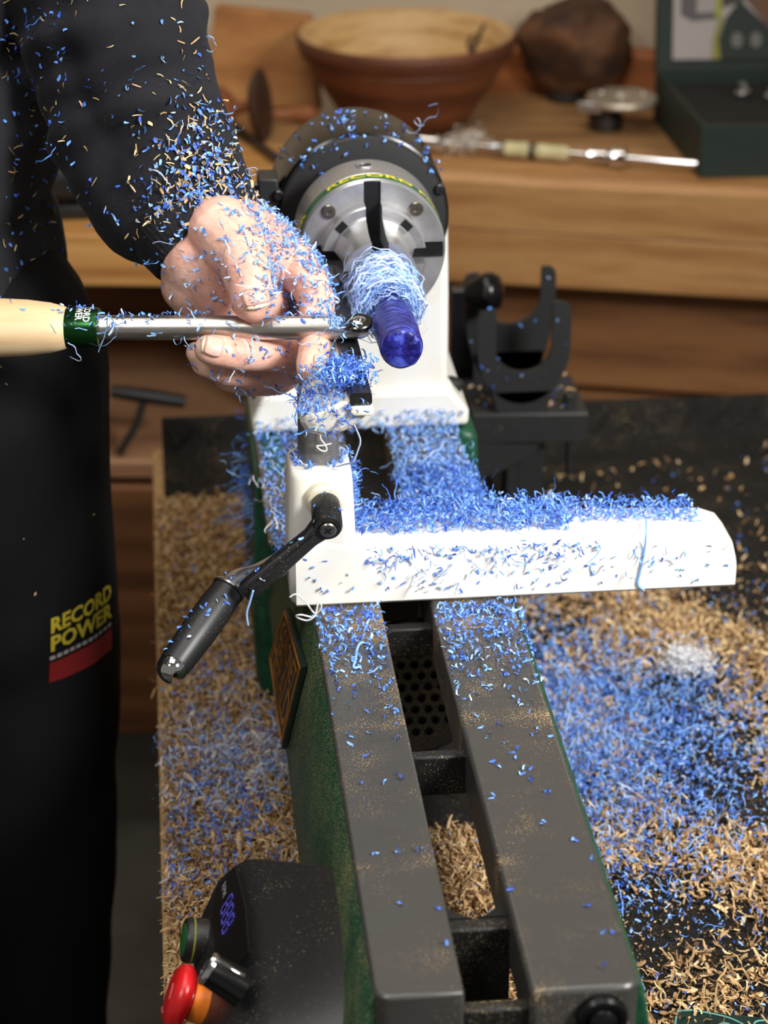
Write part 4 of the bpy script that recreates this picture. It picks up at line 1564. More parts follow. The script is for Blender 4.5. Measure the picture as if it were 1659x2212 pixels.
# ferrule
t = NT('green_anodised')
br = t.noise(t.coord((40, 2500, 2500), (0, 0, 0)), 1, 2)
t.bump(br, .05, .0003)
fer = MB().add(lathe([(.0105, -.0200), (.0118, -.0200), (.0121, -.0192), (.0121, -.0005), (.0117, .0), (.0098, .0), (.0096, -.0008)], Tfer, td, 56, cap=False)).build('ferrule', t.set(srgb(30, 74, 34), .28, .85), tool)
MB().add(lathe([(.0098, -.0010), (.0076, -.0008)], Tfer, td, 48, cap=False)).build('wood_ring', plain('beech_end', (232, 204, 160), .6), tool)
for txt, off in (('RECORD', -.0065), ('POWER', -.0112)):
    v_, f_ = text_mesh(txt, .0058, .00012, sx=.85)
    vv = []
    for p in v_:
        th2 = R(97) + (p[0]) / .01215          # runs from the top down towards the viewer
        cdir = tb_ * math.sin(th2) + (-ta_ if ta_[1] > 0 else ta_) * -math.cos(th2) * 1
        vv.append(Tfer + td * (off + p[1]) + cdir * .01222)
    MB().add((vv, f_)).build('lettering', M['whitep'], fer, smooth=False)
v_ = [(0, 0)]
W_BEECH = wood('beech_handle', [(214, 180, 132), (228, 198, 154), (236, 210, 170)], (10, 140, 140), rough=.5, bump=.05)
MB().add(lathe([(.0112, .0), (.0128, .001), (.0152, .010), (.0170, .024), (.0180, .045), (.0180, .08), (.0168, .13), (.0150, .18), (.0160, .26), (.0185, .32), (.017, .345), (.010, .352)], Tfer - td * .0195, -td, 56)).build('handle', W_BEECH, tool, sharp=60)

# ================================================================== the person
person = thing('person', (-.35, 1.36, ZF), 'person in black work clothes covered in shavings holding the turning tool', 'person')
skin = NT('skin')
f1 = skin.noise(skin.coord(), 45, 4)
f2 = skin.noise(skin.coord(), 260, 3)
ff = skin.math('ADD', skin.math('MULTIPLY', f1, .7), skin.math('MULTIPLY', f2, .3))
scol = skin.ramp(ff, [(.32, srgb(214, 152, 134)), (.5, srgb(230, 178, 158)), (.68, srgb(238, 196, 176))])
vor = skin.n('ShaderNodeTexVoronoi', feature='DISTANCE_TO_EDGE')
vor.inputs['Scale'].default_value = 750
skin.l(skin.coord((1, 1, .6)), vor.inputs['Vector'])
hb = skin.math('ADD', skin.math('MULTIPLY', vor.outputs['Distance'], .35), skin.noise(skin.coord((1, 1, 2.2)), 240, 3))
skin.bump(hb, .28, .0010)
M['skin'] = skin.set(scol, .46)
skin.b.inputs['Subsurface Weight'].default_value = .12
skin.b.inputs['Subsurface Radius'].default_value = (.008, .003, .0015)
skin.b.inputs['Subsurface Scale'].default_value = 1.0


def J(u, v, y):
    return U(u, v, y=y)


caps = []


def chain(pts):
    for (a, ra_), (b, rb_) in zip(pts, pts[1:]):
        caps.append((a, ra_, b, rb_))


wrist = J(452, 478, 1.318)
# forearm into the sleeve
chain([(J(330, 250, 1.36), .036), (J(415, 430, 1.325), .0285), (wrist, .0275)])
# heel and palm
chain([(wrist, .0265), (J(435, 560, 1.300), .0255), (J(470, 640, 1.302), .0225), (J(560, 650, 1.315), .019)])
chain([(J(420, 560, 1.300), .0205), (J(420, 620, 1.300), .0185), (J(445, 680, 1.304), .0165)])
chain([(J(470, 480, 1.315), .0255), (J(560, 545, 1.318), .022), (J(600, 590, 1.325), .018)])
# back of the hand to the knuckles
chain([(J(480, 480, 1.320), .0230), (J(575, 525, 1.325), .0175), (J(632, 575, 1.325), .0155)])
chain([(J(500, 500, 1.335), .0220), (J(600, 560, 1.345), .0165), (J(640, 640, 1.345), .0145)])
chain([(J(470, 560, 1.335), .0230), (J(560, 640, 1.345), .0170), (J(610, 680, 1.345), .0140)])
chain([(J(425, 500, 1.312), .0240), (J(418, 562, 1.304), .0222), (J(410, 618, 1.302), .0180), (J(470, 640, 1.303), .0200)])
chain([(J(400, 500, 1.316), .0240), (J(418, 555, 1.306), .0222)])
# thumb
chain([(J(478, 500, 1.292), .0220), (J(520, 545, 1.272), .0182), (J(534, 590, 1.262), .0152), (J(541, 625, 1.2545), .0138), (J(543, 648, 1.2490), .0128), (J(546, 662, 1.2465), .0098)])
# index finger: over the top, down behind the shaft, tip on the rest
chain([(J(628, 565, 1.322), .0155), (J(668, 612, 1.305), .0128), (J(684, 650, 1.293), .0114), (J(684, 705, 1.275), .0106), (J(681, 748, 1.252), .0102), (J(672, 784, 1.230), .0090), (J(668, 799, 1.222), .0076)])
# middle finger: round behind and back under the shaft towards the left
chain([(J(640, 640, 1.342), .0140), (J(672, 720, 1.312), .0118), (J(655, 762, 1.285), .0108), (J(590, 768, 1.264), .0104), (J(520, 765, 1.251), .0102), (J(462, 757, 1.2450), .0096), (J(450, 755, 1.2440), .0088)])
# ring finger below it
chain([(J(610, 680, 1.345), .0135), (J(668, 762, 1.325), .0115), (J(640, 795, 1.300), .0104), (J(560, 806, 1.280), .0102), (J(490, 800, 1.268), .0100), (J(446, 782, 1.263), .0094), (J(428, 762, 1.261), .0074)])
# little finger lowest
chain([(J(585, 690, 1.350), .0120), (J(640, 795, 1.335), .0104), (J(600, 822, 1.310), .0096), (J(540, 826, 1.296), .0092), (J(490, 815, 1.290), .0086)])


def hand_warp(co, no):
    d = np.array([mnoise.noise(Vector(p) * 90) for p in co]) * .00045
    return co + no * d[:, None]


body = blob('body', caps, .0011, 5, M['skin'], person, hand_warp)
M['nail'] = plain('fingernail_pink', (228, 178, 160), .28)
M['nailtip'] = plain('nail_edge', (238, 218, 190), .35)
body_T = [v.co.copy() for v in body.data.vertices]
body_bvh = BVHTree.FromPolygons(body_T, [tuple(p.vertices) for p in body.data.polygons])


def nail(u0, v0, u1, v1, width, lengthwise=None):
    """nail lying on the finger surface: from its root pixel to its free edge, found by casting onto the hand"""
    def hit(u, v):
        d = Vector(ray(u, v)).normalized()
        loc, nor, _, _ = body_bvh.ray_cast(Vector(CAM), d)
        return (None, None) if loc is None else (V3(loc), V3(nor))
    a, na = hit(u0, v0)
    b, nb = hit(u1, v1)
    if a is None or b is None:
        return
    ax = unit(b - a)
    L_ = np.linalg.norm(b - a)
    nn = unit(na + nb)
    nn = unit(nn - ax * (nn @ ax))
    sd_ = np.cross(ax, nn)
    ns, nt = 9, 11
    rows = []
    for i in range(ns):
        s_ = i / (ns - 1)
        wloc = width * (.86 + .14 * math.sin(PI * min(1, s_ * 1.1))) * (1 if s_ > .14 else .70 + .30 * s_ / .14)
        row = []
        for j in range(nt):
            t_ = (j / (nt - 1) - .5)
            p = a + ax * L_ * s_ + sd_ * wloc * t_ + nn * .010
            if s_ > .9:
                p = p + ax * L_ * (.10 * (1 - (2 * t_) ** 2))
            loc, nor, _, _ = body_bvh.ray_cast(Vector(p), Vector(-nn))
            q = V3(loc) if loc is not None else p - nn * .010
            base = a + ax * L_ * s_ + sd_ * wloc * t_ - nn * (width * .9 * (1 - math.sqrt(max(0, 1 - (t_ * 1.15) ** 2))))
            q = q + nn * (.00055 + .0003 * s_)
            row.append(q)
        rows.append(row)
    mb_ = MB()
    v_, f_ = loft(rows, False, False)
    mb_.add((v_, f_[:(ns - 2) * (nt - 1)]), 0)
    mb_.add((v_, f_[(ns - 2) * (nt - 1):]), 1)
    o_ = mb_.build('fingernail', [M['nail'], M['nailtip']], body, sharp=0)
    so = o_.modifiers.new('s', 'SOLIDIFY')
    so.thickness = .0006
    so.offset = -1


nail(549, 622, 559, 663, .0165)
nail(482, 752, 438, 742, .0125)
nail(690, 770, 682, 806, .0075)

# ---- sweatshirt: trunk and left sleeve, one cloth
fab = NT('black_jersey')
fv = fab.coord()
fn = fab.noise(fv, 500, 2)
fab.bump(fn, .35, .0008)
M['cloth'] = fab.set(fab.ramp(fab.noise(fv, 30, 3), [(.3, srgb(26, 26, 30)), (.7, srgb(36, 36, 41))]), .9)
M['cloth'].node_tree.nodes['Principled BSDF'].inputs['Specular IOR Level'].default_value = .2
M['cloth'].node_tree.nodes['Principled BSDF'].inputs['Sheen Weight'].default_value = .04
caps = []
chain([(J(418, 500, 1.322), .0340), (J(392, 460, 1.328), .0385), (J(352, 370, 1.340), .0430)])
chain([(J(445, 470, 1.326), .0310), (J(425, 440, 1.328), .0362), (J(385, 370, 1.335), .0405), (J(335, 250, 1.352), .0440), (J(290, 110, 1.372), .0490), (J(262, 0, 1.392), .0520), (J(225, -170, 1.43), .0570), (V3((-.31, 1.48, .58)), .062), (V3((-.37, 1.44, .66)), .075)])
chain([(J(405, 500, 1.322), .0300), (J(330, 440, 1.335), .0370), (J(270, 330, 1.355), .0420), (J(225, 180, 1.38), .0460), (J(200, 0, 1.40), .050)])
for z, r_, xc in ((.075, .120, -.352), (.16, .128, -.350), (.26, .130, -.348), (.36, .128, -.352), (.46, .126, -.362), (.58, .118, -.372), (.66, .095, -.38)):
    caps.append(((xc - .07, 1.29, z), r_, (xc + .010, 1.46, z), r_))
caps.append(((-.38, 1.34, .08), .11, (-.39, 1.40, .66), .11))
caps.append(((-.46, 1.24, .64), .075, (-.52, 1.12, .42), .06))
caps.append(((-.52, 1.12, .42), .058, (-.46, 1.10, .26), .048))
caps.append(((-.40, 1.36, .66), .07, (-.40, 1.36, .74), .062))
sl_a, sl_b = J(448, 488, 1.322), J(262, 0, 1.392)
sl_d = unit(sl_b - sl_a)
sl_L = np.linalg.norm(sl_b - sl_a)


def cloth_warp(co, no):
    t_ = (co - sl_a) @ sl_d
    rad = np.linalg.norm(co - sl_a - t_[:, None] * sl_d, axis=1)
    onarm = (t_ > .01) & (rad < .075)
    d = np.zeros(len(co))
    for i, p in enumerate(co):
        P_ = Vector(p)
        d[i] = .0040 * mnoise.noise(P_ * 11) + .0018 * mnoise.noise(P_ * 28)
        if onarm[i]:
            tt = t_[i] + .012 * mnoise.noise(P_ * 9)
            fold = math.sin(tt * 150 + 2.5 * mnoise.noise(P_ * 13)) * mnoise.noise(P_ * 17 + Vector((5, 5, 5)))
            d[i] += .0085 * fold * min(1, max(0, (tt - .02) * 18))
    return co + no * d[:, None]


shirt = blob('sweatshirt', caps, .0042, 5, M['cloth'], person, cloth_warp)
# ribbed cuff
cu0, cu1 = J(438, 522, 1.314), J(390, 458, 1.329)
cd_ = unit(cu1 - cu0)
rr = []
ca_, cb2, _ = frame(cd_)
for s_, r_ in ((-.001, .0315), (-.004, .0340), (.0, .0358), (.012, .0376), (.026, .0390), (.032, .0380)):
    rr.append([cu0 + cd_ * s_ + (ca_ * math.cos(2 * PI * i / 180) + cb2 * math.sin(2 * PI * i / 180)) * (r_ + (.0005 if i % 3 == 0 else 0)) for i in range(180)])
cuff = MB().add(loft(rr, True, False)).build('cuff', M['cloth'], shirt, sharp=0)

# ---- trousers
tw_ = NT('black_twill')
tw_.bump(tw_.noise(tw_.coord((1, 1, 3)), 400, 2), .25, .0006)
M['trouser'] = tw_.set(srgb(17, 17, 18), .85)
M['trouser'].node_tree.nodes['Principled BSDF'].inputs['Specular IOR Level'].default_value = .15
caps = []
chain([(V3((-.312, 1.43, .085)), .128), (V3((-.300, 1.44, -.01)), .112), (V3((-.288, 1.45, -.12)), .096), (V3((-.288, 1.45, -.30)), .086), (V3((-.290, 1.45, -.50)), .074), (V3((-.29, 1.44, -.69)), .062)])
chain([(V3((-.42, 1.27, .075)), .112), (V3((-.43, 1.26, -.10)), .098), (V3((-.44, 1.25, -.34)), .082), (V3((-.45, 1.25, -.69)), .062)])
caps.append(((-.42, 1.27, .09), .115, (-.315, 1.43, .09), .112))


def trouser_warp(co, no):
    d = np.array([.005 * mnoise.noise(Vector((p[0] * 7, p[1] * 7, p[2] * 4))) + .0025 * mnoise.noise(Vector(p) * 19) for p in co])
    return co + no * d[:, None]


trs = blob('trousers', caps, .006, 5, M['trouser'], person, trouser_warp)
for x, y in ((-.27, 1.44), (-.43, 1.25)):
    rings = []
    for s_, hw, hh, zc in ((-.11, .018, .020, .025), (-.10, .034, .036, .036), (-.03, .038, .050, .050), (.04, .040, .038, .038), (.10, .044, .028, .028), (.15, .036, .022, .022), (.165, .016, .014, .016)):
        rings.append([(x + s_, y + a, ZF + .002 + zc + b) for a, b in rrect(hw, hh * .95, min(hw, hh) * .6, 4)])
    MB().add(loft(rings)).build('shoe', M['blackdeep'], person, sharp=50)
# printed logo on the thigh
tbvh = BVHTree.FromPolygons([v.co.copy() for v in trs.data.vertices], [tuple(p.vertices) for p in trs.data.polygons])


def thigh(u_, z, off=.0009):
    """point on the trouser leg at arc length u_ (metres, rightwards) and height z"""
    cx_, cy_ = -.291, 1.45
    a = R(-58) + u_ / .097
    d = Vector((math.cos(a), math.sin(a), 0))
    loc, nor, _, _ = tbvh.ray_cast(Vector((cx_, cy_, z)) + d * .14, -d)
    p = V3(loc) if loc is not None else V3((cx_, cy_, z)) + V3(d) * .095
    return p + V3(d) * off


def thigh_text(txt, size, u0, z0, m, bold=.0004, sx=1.0, width=None):
    v_, f_ = text_mesh(txt, size, bold, 'LEFT', sx=sx)
    if width:
        v_[:, 0] *= width / v_[:, 0].max()
    MB().add(([thigh(u0 + p[0], z0 + p[1]) for p in v_], f_)).build('lettering', m, trs, smooth=False)


q_ = U(125, 1345, y=1.375)
LZ = q_[2]
U0 = 0.0
thigh_text('RECORD', .017, U0, LZ + .004, plain('logo_yellow', (176, 160, 40), .6), .0006, width=.062)
thigh_text('POWER', .017, U0, LZ - .011, bpy.data.materials['logo_yellow'], .0006, width=.062)


def thigh_strip(u0, u1, z0, z1, m, n=14, off=.0008):
    mb_ = MB()
    rows = [[thigh(u0 + (u1 - u0) * i / n, z, off) for i in range(n + 1)] for z in (z0, (z0 + z1) / 2, z1)]
    mb_.add(loft(rows, False, False)).build('logo_strip', m, trs)


for k in range(11):
    thigh_strip(U0 + .062 * k / 11, U0 + .062 * (k + .72) / 11, LZ - .0235, LZ - .0205, plain('logo_white', (150, 146, 146), .6) if k == 0 else bpy.data.materials['logo_white'], 2)
thigh_strip(U0, U0 + .062, LZ - .043, LZ - .0260, plain('logo_red', (120, 16, 18), .6))

# ================================================================== black steady bracket behind the headstock
st = thing('steady_bracket', (.155, 1.74, ZT), 'black steel cradle bracket with a knob standing on the mat behind the headstock', 'bracket')
YS = 1.700
pA, pB = U(1022, 912, y=YS), U(1272, 884, y=YS)
zp = (pA[2] + pB[2]) / 2
xa, xb = pA[0], pB[0]
yb_ = YS + .085
sk = .004
MB().add(prism([(xa, YS + .006, zp - .003), (xb, YS, zp - .003), (xb, yb_, zp - .003), (xa, yb_, zp - .003)], (0, 0, .004))).build('top_plate', M['blackmat'], st, bevel=.001)
hF = U(1272, 884, y=YS)[2] - U(1272, 945, y=YS)[2]
MB().add(prism([(xa, YS + .005, zp), (xb, YS - .001, zp), (xb, YS + .003, zp), (xa, YS + .009, zp)], (0, 0, -hF))).build('front_flange', M['blackmat'], st, bevel=.001)
gus = [(xa, zp - hF), (xa + .062, zp - hF), (xa + .050, zp - hF - .014), (xa + .02, zp - hF - .030), (xa, zp - hF - .034)]
MB().add(prism([(x, YS + .005, z) for x, z in gus], (0, .004, 0))).build('gusset', M['blackmat'], st, bevel=.0008)
for a_, b_ in ((U(1090, 960, y=YS + .03)[0], U(1118, 960, y=YS + .03)[0]), (U(1119, 960, y=YS + .02)[0], U(1176, 960, y=YS + .02)[0])):
    MB().add(box((a_, YS + .018, ZT + .001), (b_, YS + .045, zp - .002))).build('leg', M['blackmat'], st, bevel=.0015)
for u_ in (1044, 1229):
    x = U(u_, 1000, y=YS + .05)[0]
    MB().add(cyl((x, YS + .05, zp - .078 if u_ > 1200 else ZT + .001), (x, YS + .05, zp - .001), .0034 if u_ > 1200 else .008, 16)).build('rod', M['blackmat'], st)


def cradle(y, cu_, cv_, ow, iw, zt_l, zt_r, bot, thick=.005, rd_=.009):
    """U shaped plate: outer half width ow, inner half width iw, arm tops in px"""
    c = U(cu_, cv_, y=y)
    s_ = S(y, 0.0)
    zl, zr = U(cu_, zt_l, y=y)[2], U(cu_, zt_r, y=y)[2]
    zb_ = U(cu_, bot, y=y)[2]
    ow, iw = ow * s_, iw * s_
    pts = []
    n = 14
    # outer outline from right top, down round the bottom, up to the left top
    pts.append((c[0] + iw + .001, zr)); pts.append((c[0] + ow - rd_, zr)); pts.append((c[0] + ow - rd_ * .3, zr - rd_ * .3)); pts.append((c[0] + ow, zr - rd_))
    zc = c[2]
    for k in range(n + 1):
        t_ = -PI * k / n
        x, z = c[0] + ow * math.cos(t_), zc + (zc - zb_) * math.sin(t_)
        pts.append((x, z))
    pts.append((c[0] - ow, zl - rd_)); pts.append((c[0] - ow + rd_ * .3, zl - rd_ * .3)); pts.append((c[0] - ow + rd_, zl)); pts.append((c[0] - iw - .001, zl))
    inner = []
    for k in range(n + 1):
        t_ = PI + PI * k / n
        inner.append((c[0] + iw * math.cos(t_), zc + (iw * .92) * math.sin(t_)))
    # build as strip between outer and inner so that it stays a clean U
    outer = pts[4:4 + n + 1]
    inn = inner[::-1]
    mb_ = MB()
    for e, yy in ((0, y), (1, y + thick)):
        pass
    O_ = [pts[1], pts[2], pts[3]] + outer + [pts[-4], pts[-3], pts[-2]]
    I_ = [(c[0] + iw, zr)] * 2 + [(c[0] + iw, zr - rd_)] + inn + [(c[0] - iw, zl - rd_)] + [(c[0] - iw, zl)] * 2
    m_ = len(O_)
    vs = [(x, y, z) for x, z in O_] + [(x, y, z) for x, z in I_] + [(x, y + thick, z) for x, z in O_] + [(x, y + thick, z) for x, z in I_]
    fs = []
    for i in range(m_ - 1):
        fs += [(i, i + 1, m_ + i + 1, m_ + i), (2 * m_ + i + 1, 2 * m_ + i, 3 * m_ + i, 3 * m_ + i + 1), (i + 1, i, 2 * m_ + i, 2 * m_ + i + 1), (m_ + i, m_ + i + 1, 3 * m_ + i + 1, 3 * m_ + i)]
    fs += [(0, m_, 3 * m_, 2 * m_), (m_ - 1, 3 * m_ - 1, 4 * m_ - 1, 2 * m_ - 1)]
    return mb_.add((vs, fs)), c


mb_, cF = cradle(1.705, 1132, 752, 103, 62, 668, 655, 872)
mb_.build('cradle', M['blackmat'], st, sharp=40)
MB().add(prism([(cF[0] - .020, 1.705, zp - .001), (cF[0] + .020, 1.705, zp - .001), (cF[0] + .026, 1.705, zp + .020), (cF[0] - .026, 1.705, zp + .020)], (0, .005, 0))).build('cradle_stem', M['blackmat'], st)
mb_, cB = cradle(1.765, 1102, 642, 100, 68, 590, 580, 850, rd_=.006)
mb_.build('cradle', M['blackmat'], st, sharp=40)
MB().add(box((cB[0] - .030, 1.765, zp - .001), (cB[0] + .030, 1.770, U(1095, 760, y=1.765)[2]))).build('cradle_stem', M['blackmat'], st)
k_c = U(1040, 632, y=1.735)
MB().add(lathe([(.006, -.014), (.010, -.012), (.013, -.004), (.0165, .004), (.0165, .010), (.013, .0155), (.006, .018), (.0004, .0185)], k_c, unit((.85, -.35, .15)), 32)).build('knob', M['blackgloss'], st, sharp=60)
MB().add(cyl(k_c - unit((.85, -.35, .15)) * .008, k_c + V3((-.004, .025, -.026)), .007, 18)).build('knob_stem', M['blackmat'], st)
MB().add(cyl((U(1231, 862, y=1.715)[0], 1.718, zp), (U(1231, 862, y=1.715)[0], 1.718, zp + .012), .0055, 20, ch=.001)).build('stud', M['blackmat'], st)
u_b = U(990, 700, y=1.83)
MB().add(box((u_b[0] - .010, 1.80, ZT + .001), (u_b[0] + .012, 1.815, U(990, 628, y=1.80)[2]))).build('upright', M['darksteel'], st, bevel=.001)

# ================================================================== shavings and chips
def zone(n, x0, x1, y0, y1, z):
    return np.stack([rng.uniform(x0, x1, n), rng.uniform(y0, y1, n), np.full(n, z)], 1)


def blob2(u, v, z, su, sv, n):
    """gaussian patch on the table round a spot of the table surface"""
    c = U(u, v, z=z)
    return np.stack([rng.normal(c[0], su, n), rng.normal(c[1], sv, n), np.full(n, z)], 1)


def keep_table(P, margin=.0):
    return P[(P[:, 0] > XL + .004) & (P[:, 0] < .60) & (P[:, 1] > .86) & (P[:, 1] < 1.88)]


def fray(P, scale, thr, soft=.25, seed=0.0):
    """uneven cover: keep points where a slow noise is high"""
    k = np.array([mnoise.noise(Vector((p[0] * scale + seed, p[1] * scale, seed))) for p in P])
    return P[rng.random(len(P)) < np.clip((k - thr) / soft, 0, 1)]


# wood chips: a sawdust bed on the left and between the rails, loose chips on the right
hw = Heap()


def pile(P, zlo, zhi):
    P = P.copy()
    P[:, 2] += rng.uniform(zlo, zhi, len(P))
    return P


Lz = zone(15000, XL + .004, -.055, .90, 1.80, ZT)
hw.put(pile(Lz, .000, .006), UPN(len(Lz)), 'chip', W_ALL)
Lz = zone(4500, XL + .004, -.055, .90, 1.75, ZT)
hw.put(pile(Lz, .002, .008), UPN(len(Lz)), 'woodcurl', W_ALL)
Lz = zone(5000, XL + .004, -.055, .90, 1.78, ZT)
hw.put(pile(Lz, .002, .008), UPN(len(Lz)), 'splinter', [(4, .5), (5, .5)])
Mz = zone(6000, -.06, .07, .86, 1.25, ZT)
hw.put(pile(Mz, .000, .006), UPN(len(Mz)), 'chip', W_ALL)
Mz = zone(2500, -.06, .07, .86, 1.25, ZT)
hw.put(pile(Mz, .001, .007), UPN(len(Mz)), 'woodcurl', W_ALL)
hw.put(pile(Mz, .003, .008), UPN(len(Mz)), 'splinter', [(4, .4), (5, .6)])
Rz = zone(26000, .06, .47, .98, 1.62, ZT)
Rz = fray(Rz, 11, -.34, .75, 3.0)
hw.put(pile(Rz[::3], .000, .003), UPN(len(Rz[::3])), 'splinter', [(4, .4), (5, .6)])
hw.put(pile(Rz, .000, .003), UPN(len(Rz)), 'chip', W_ALL)
Rz = fray(zone(5500, .06, .45, 1.0, 1.56, ZT), 11, -.28, .6, 3.0)
hw.put(pile(Rz, .001, .004), UPN(len(Rz)), 'woodcurl', W_ALL)
Rz = fray(zone(2600, .06, .55, 1.5, 1.87, ZT), 14, -.55, 1.3, 8.0)
Rz = Rz[rng.random(len(Rz)) < np.interp(Rz[:, 1], [1.5, 1.68, 1.87], [1, .55, .18])]
hw.put(pile(Rz, .000, .002), UPN(len(Rz)), 'chip', W_ALL)
Rz = zone(9000, .06, .45, .98, 1.6, ZT)
hw.put(pile(Rz, .000, .001), UPN(len(Rz)), 'crumb', W_ALL)
tag(hw.build('wood_chips', BLUE), 'tan wood chips and curls strewn over the black mat', 'wood chips', kind='stuff')

# sawdust bed under the left chips, uneven
def dustbed(x0, x1, y0, y1, nx, ny, hmax):
    rows = []
    for j in range(ny + 1):
        row = []
        for i in range(nx + 1):
            x, y = x0 + (x1 - x0) * i / nx, y0 + (y1 - y0) * j / ny
            e = min(1, min(i, nx - i) / 2, min(j, ny - j) / 5)
            hgt = (hmax * (.55 + .45 * mnoise.noise(Vector((x * 40, y * 40, 0)))) + .0012 * mnoise.noise(Vector((x * 300, y * 300, 2)))) * e
            row.append((x, y, ZT - .0004 + max(0, hgt)))
        rows.append(row)
    return loft(rows, False, False)


M['sawdust'] = plain('sawdust', (146, 108, 68), .95, var=.4, scale=420, bump=.8, bscale=700)
db = MB().add(dustbed(XL + .006, -.060, .88, 1.80, 30, 220, .0035)).add(dustbed(-.075, .075, .86, 1.26, 30, 100, .003)).build('sawdust_bed', M['sawdust'], sharp=0)
tag(db, 'bed of brown sawdust covering the mat left of and beneath the lathe', 'sawdust', kind='stuff')

# blue shavings on the table
hb = Heap()
for (u, v, su, sv, nb, nc, ns) in ((1190, 1640, .048, .085, 1700, 2800, 420), (1330, 1560, .060, .055, 700, 900, 160), (1300, 1780, .055, .07, 500, 500, 50),
                                    (1520, 1620, .060, .07, 500, 450, 70), (1150, 1420, .05, .07, 250, 180, 30)):
    P = keep_table(blob2(u, v, ZT, su, sv, nb)); P = P[P[:, 0] > .062]
    hb.put(pile(P, .001, .006), UPN(len(P)), 'bit', B_MID)
    P = keep_table(blob2(u, v, ZT, su, sv, nc)); P = P[P[:, 0] > .062]
    hb.put(pile(P, .001, .009), UPN(len(P)), 'curl', B_MID)
    P = keep_table(blob2(u, v, ZT, su, sv, ns)); P = P[P[:, 0] > .062]
    hb.put(pile(P, .003, .008), UPN(len(P)), 'string', [(1, .4), (2, .5), (3, .1)])
P = zone(1500, .06, .45, .98, 1.6, ZT)
hb.put(pile(P, .001, .004), UPN(len(P)), 'bit', B_DEEP)
P = zone(120, .07, .45, 1.5, 1.85, ZT)
hb.put(P, UPN(len(P)), 'bit', B_DEEP)
tag(hb.build('blue_shavings', BLUE), 'drift of blue plastic shavings on the mat right of the bed', 'shavings', kind='stuff')
hb = Heap()
for (u, v, su, sv, nb, nc, ns, mm) in ((500, 1680, .035, .045, 420, 260, 60, [(1, .45), (2, .3), (3, .1), (6, .15)]), (540, 1660, .04, .03, 60, 60, 130, [(6, .6), (3, .3), (2, .1)]),
                                       (450, 1800, .035, .05, 380, 150, 40, B_DEEP), (470, 1540, .03, .06, 260, 160, 30, B_MID), (390, 1880, .02, .03, 90, 40, 14, B_MID)):
    for kind, n_ in (('bit', nb), ('curl', nc), ('string', ns)):
        P = keep_table(blob2(u, v, ZT, su, sv, n_)); P = P[P[:, 0] < -.07]
        hb.put(pile(P, .006, .011), UPN(len(P)), kind, mm)
P = zone(420, XL + .005, -.075, .95, 1.75, ZT)
hb.put(pile(P, .006, .010), UPN(len(P)), 'bit', B_DEEP)
P = zone(260, -.05, .06, .86, 1.25, ZT)
hb.put(pile(P, .005, .008), UPN(len(P)), 'bit', B_DEEP)
tag(hb.build('blue_shavings', BLUE), 'blue and white shavings lying on the sawdust left of the bed', 'shavings', kind='stuff')

# white fluff on the right of the table
fq = U(1482, 1442, z=ZT + .006)
h = Heap()
P = fq + rng.normal(0, 1, (700, 3)) * V3((.0085, .0085, .0050)) + V3((0, 0, .005))
P[:, 2] = np.maximum(P[:, 2], ZT + .003)
nn_ = rng.normal(0, 1, (700, 3)) + V3((0, -.2, 1)); nn_ /= np.linalg.norm(nn_, axis=1, keepdims=True)
h.put(P, nn_, 'curl', [(6, 1.0)])
tag(h.build('white_fluff', BLUE), 'clump of white plastic fluff on the chips right of the bed', 'shavings', kind='stuff')

# heap on the right rail between headstock and rest holder, and on the left
hb = Heap()


def rail_heap(n, x0, x1, y0, y1, zmax, kind, mm, z=0):
    P = zone(n, x0, x1, y0, y1, z)
    f_ = np.sin(PI * np.clip((P[:, 0] - x0) / (x1 - x0), .05, .95))
    P[:, 2] += rng.random(n) * zmax * f_
    N_ = rng.normal(0, .5, (n, 3)) + V3((0, 0, 1)); N_ /= np.linalg.norm(N_, axis=1, keepdims=True)
    hb.put(P, N_, kind, mm)


rail_heap(2000, .010, .066, 1.275, 1.43, .006, 'curl', B_MID)
rail_heap(1000, .010, .066, 1.275, 1.44, .006, 'bit', B_MID)
rail_heap(330, .012, .064, 1.43, 1.505, .003, 'bit', B_PALE)
rail_heap(420, .012, .064, 1.42, 1.505, .004, 'curl', B_PALE)
rail_heap(70, .010, .070, 1.28, 1.45, .008, 'string', B_PALE)
rail_heap(420, -.084, -.022, 1.285, 1.505, .003, 'bit', B_MID)
rail_heap(480, -.084, -.022, 1.285, 1.505, .003, 'curl', B_MID)
rail_heap(60, -.084, -.024, 1.285, 1.44, .004, 'string', [(2, .5), (3, .2), (6, .3)])
# strands hanging down the left casting
P = np.stack([np.full(90, -.0895), rng.uniform(1.44, 1.58, 90), rng.uniform(-.09, -.01, 90)], 1)
hb.put(P, np.tile(V3((-1, 0, 0)), (90, 1)), 'string', B_MID)
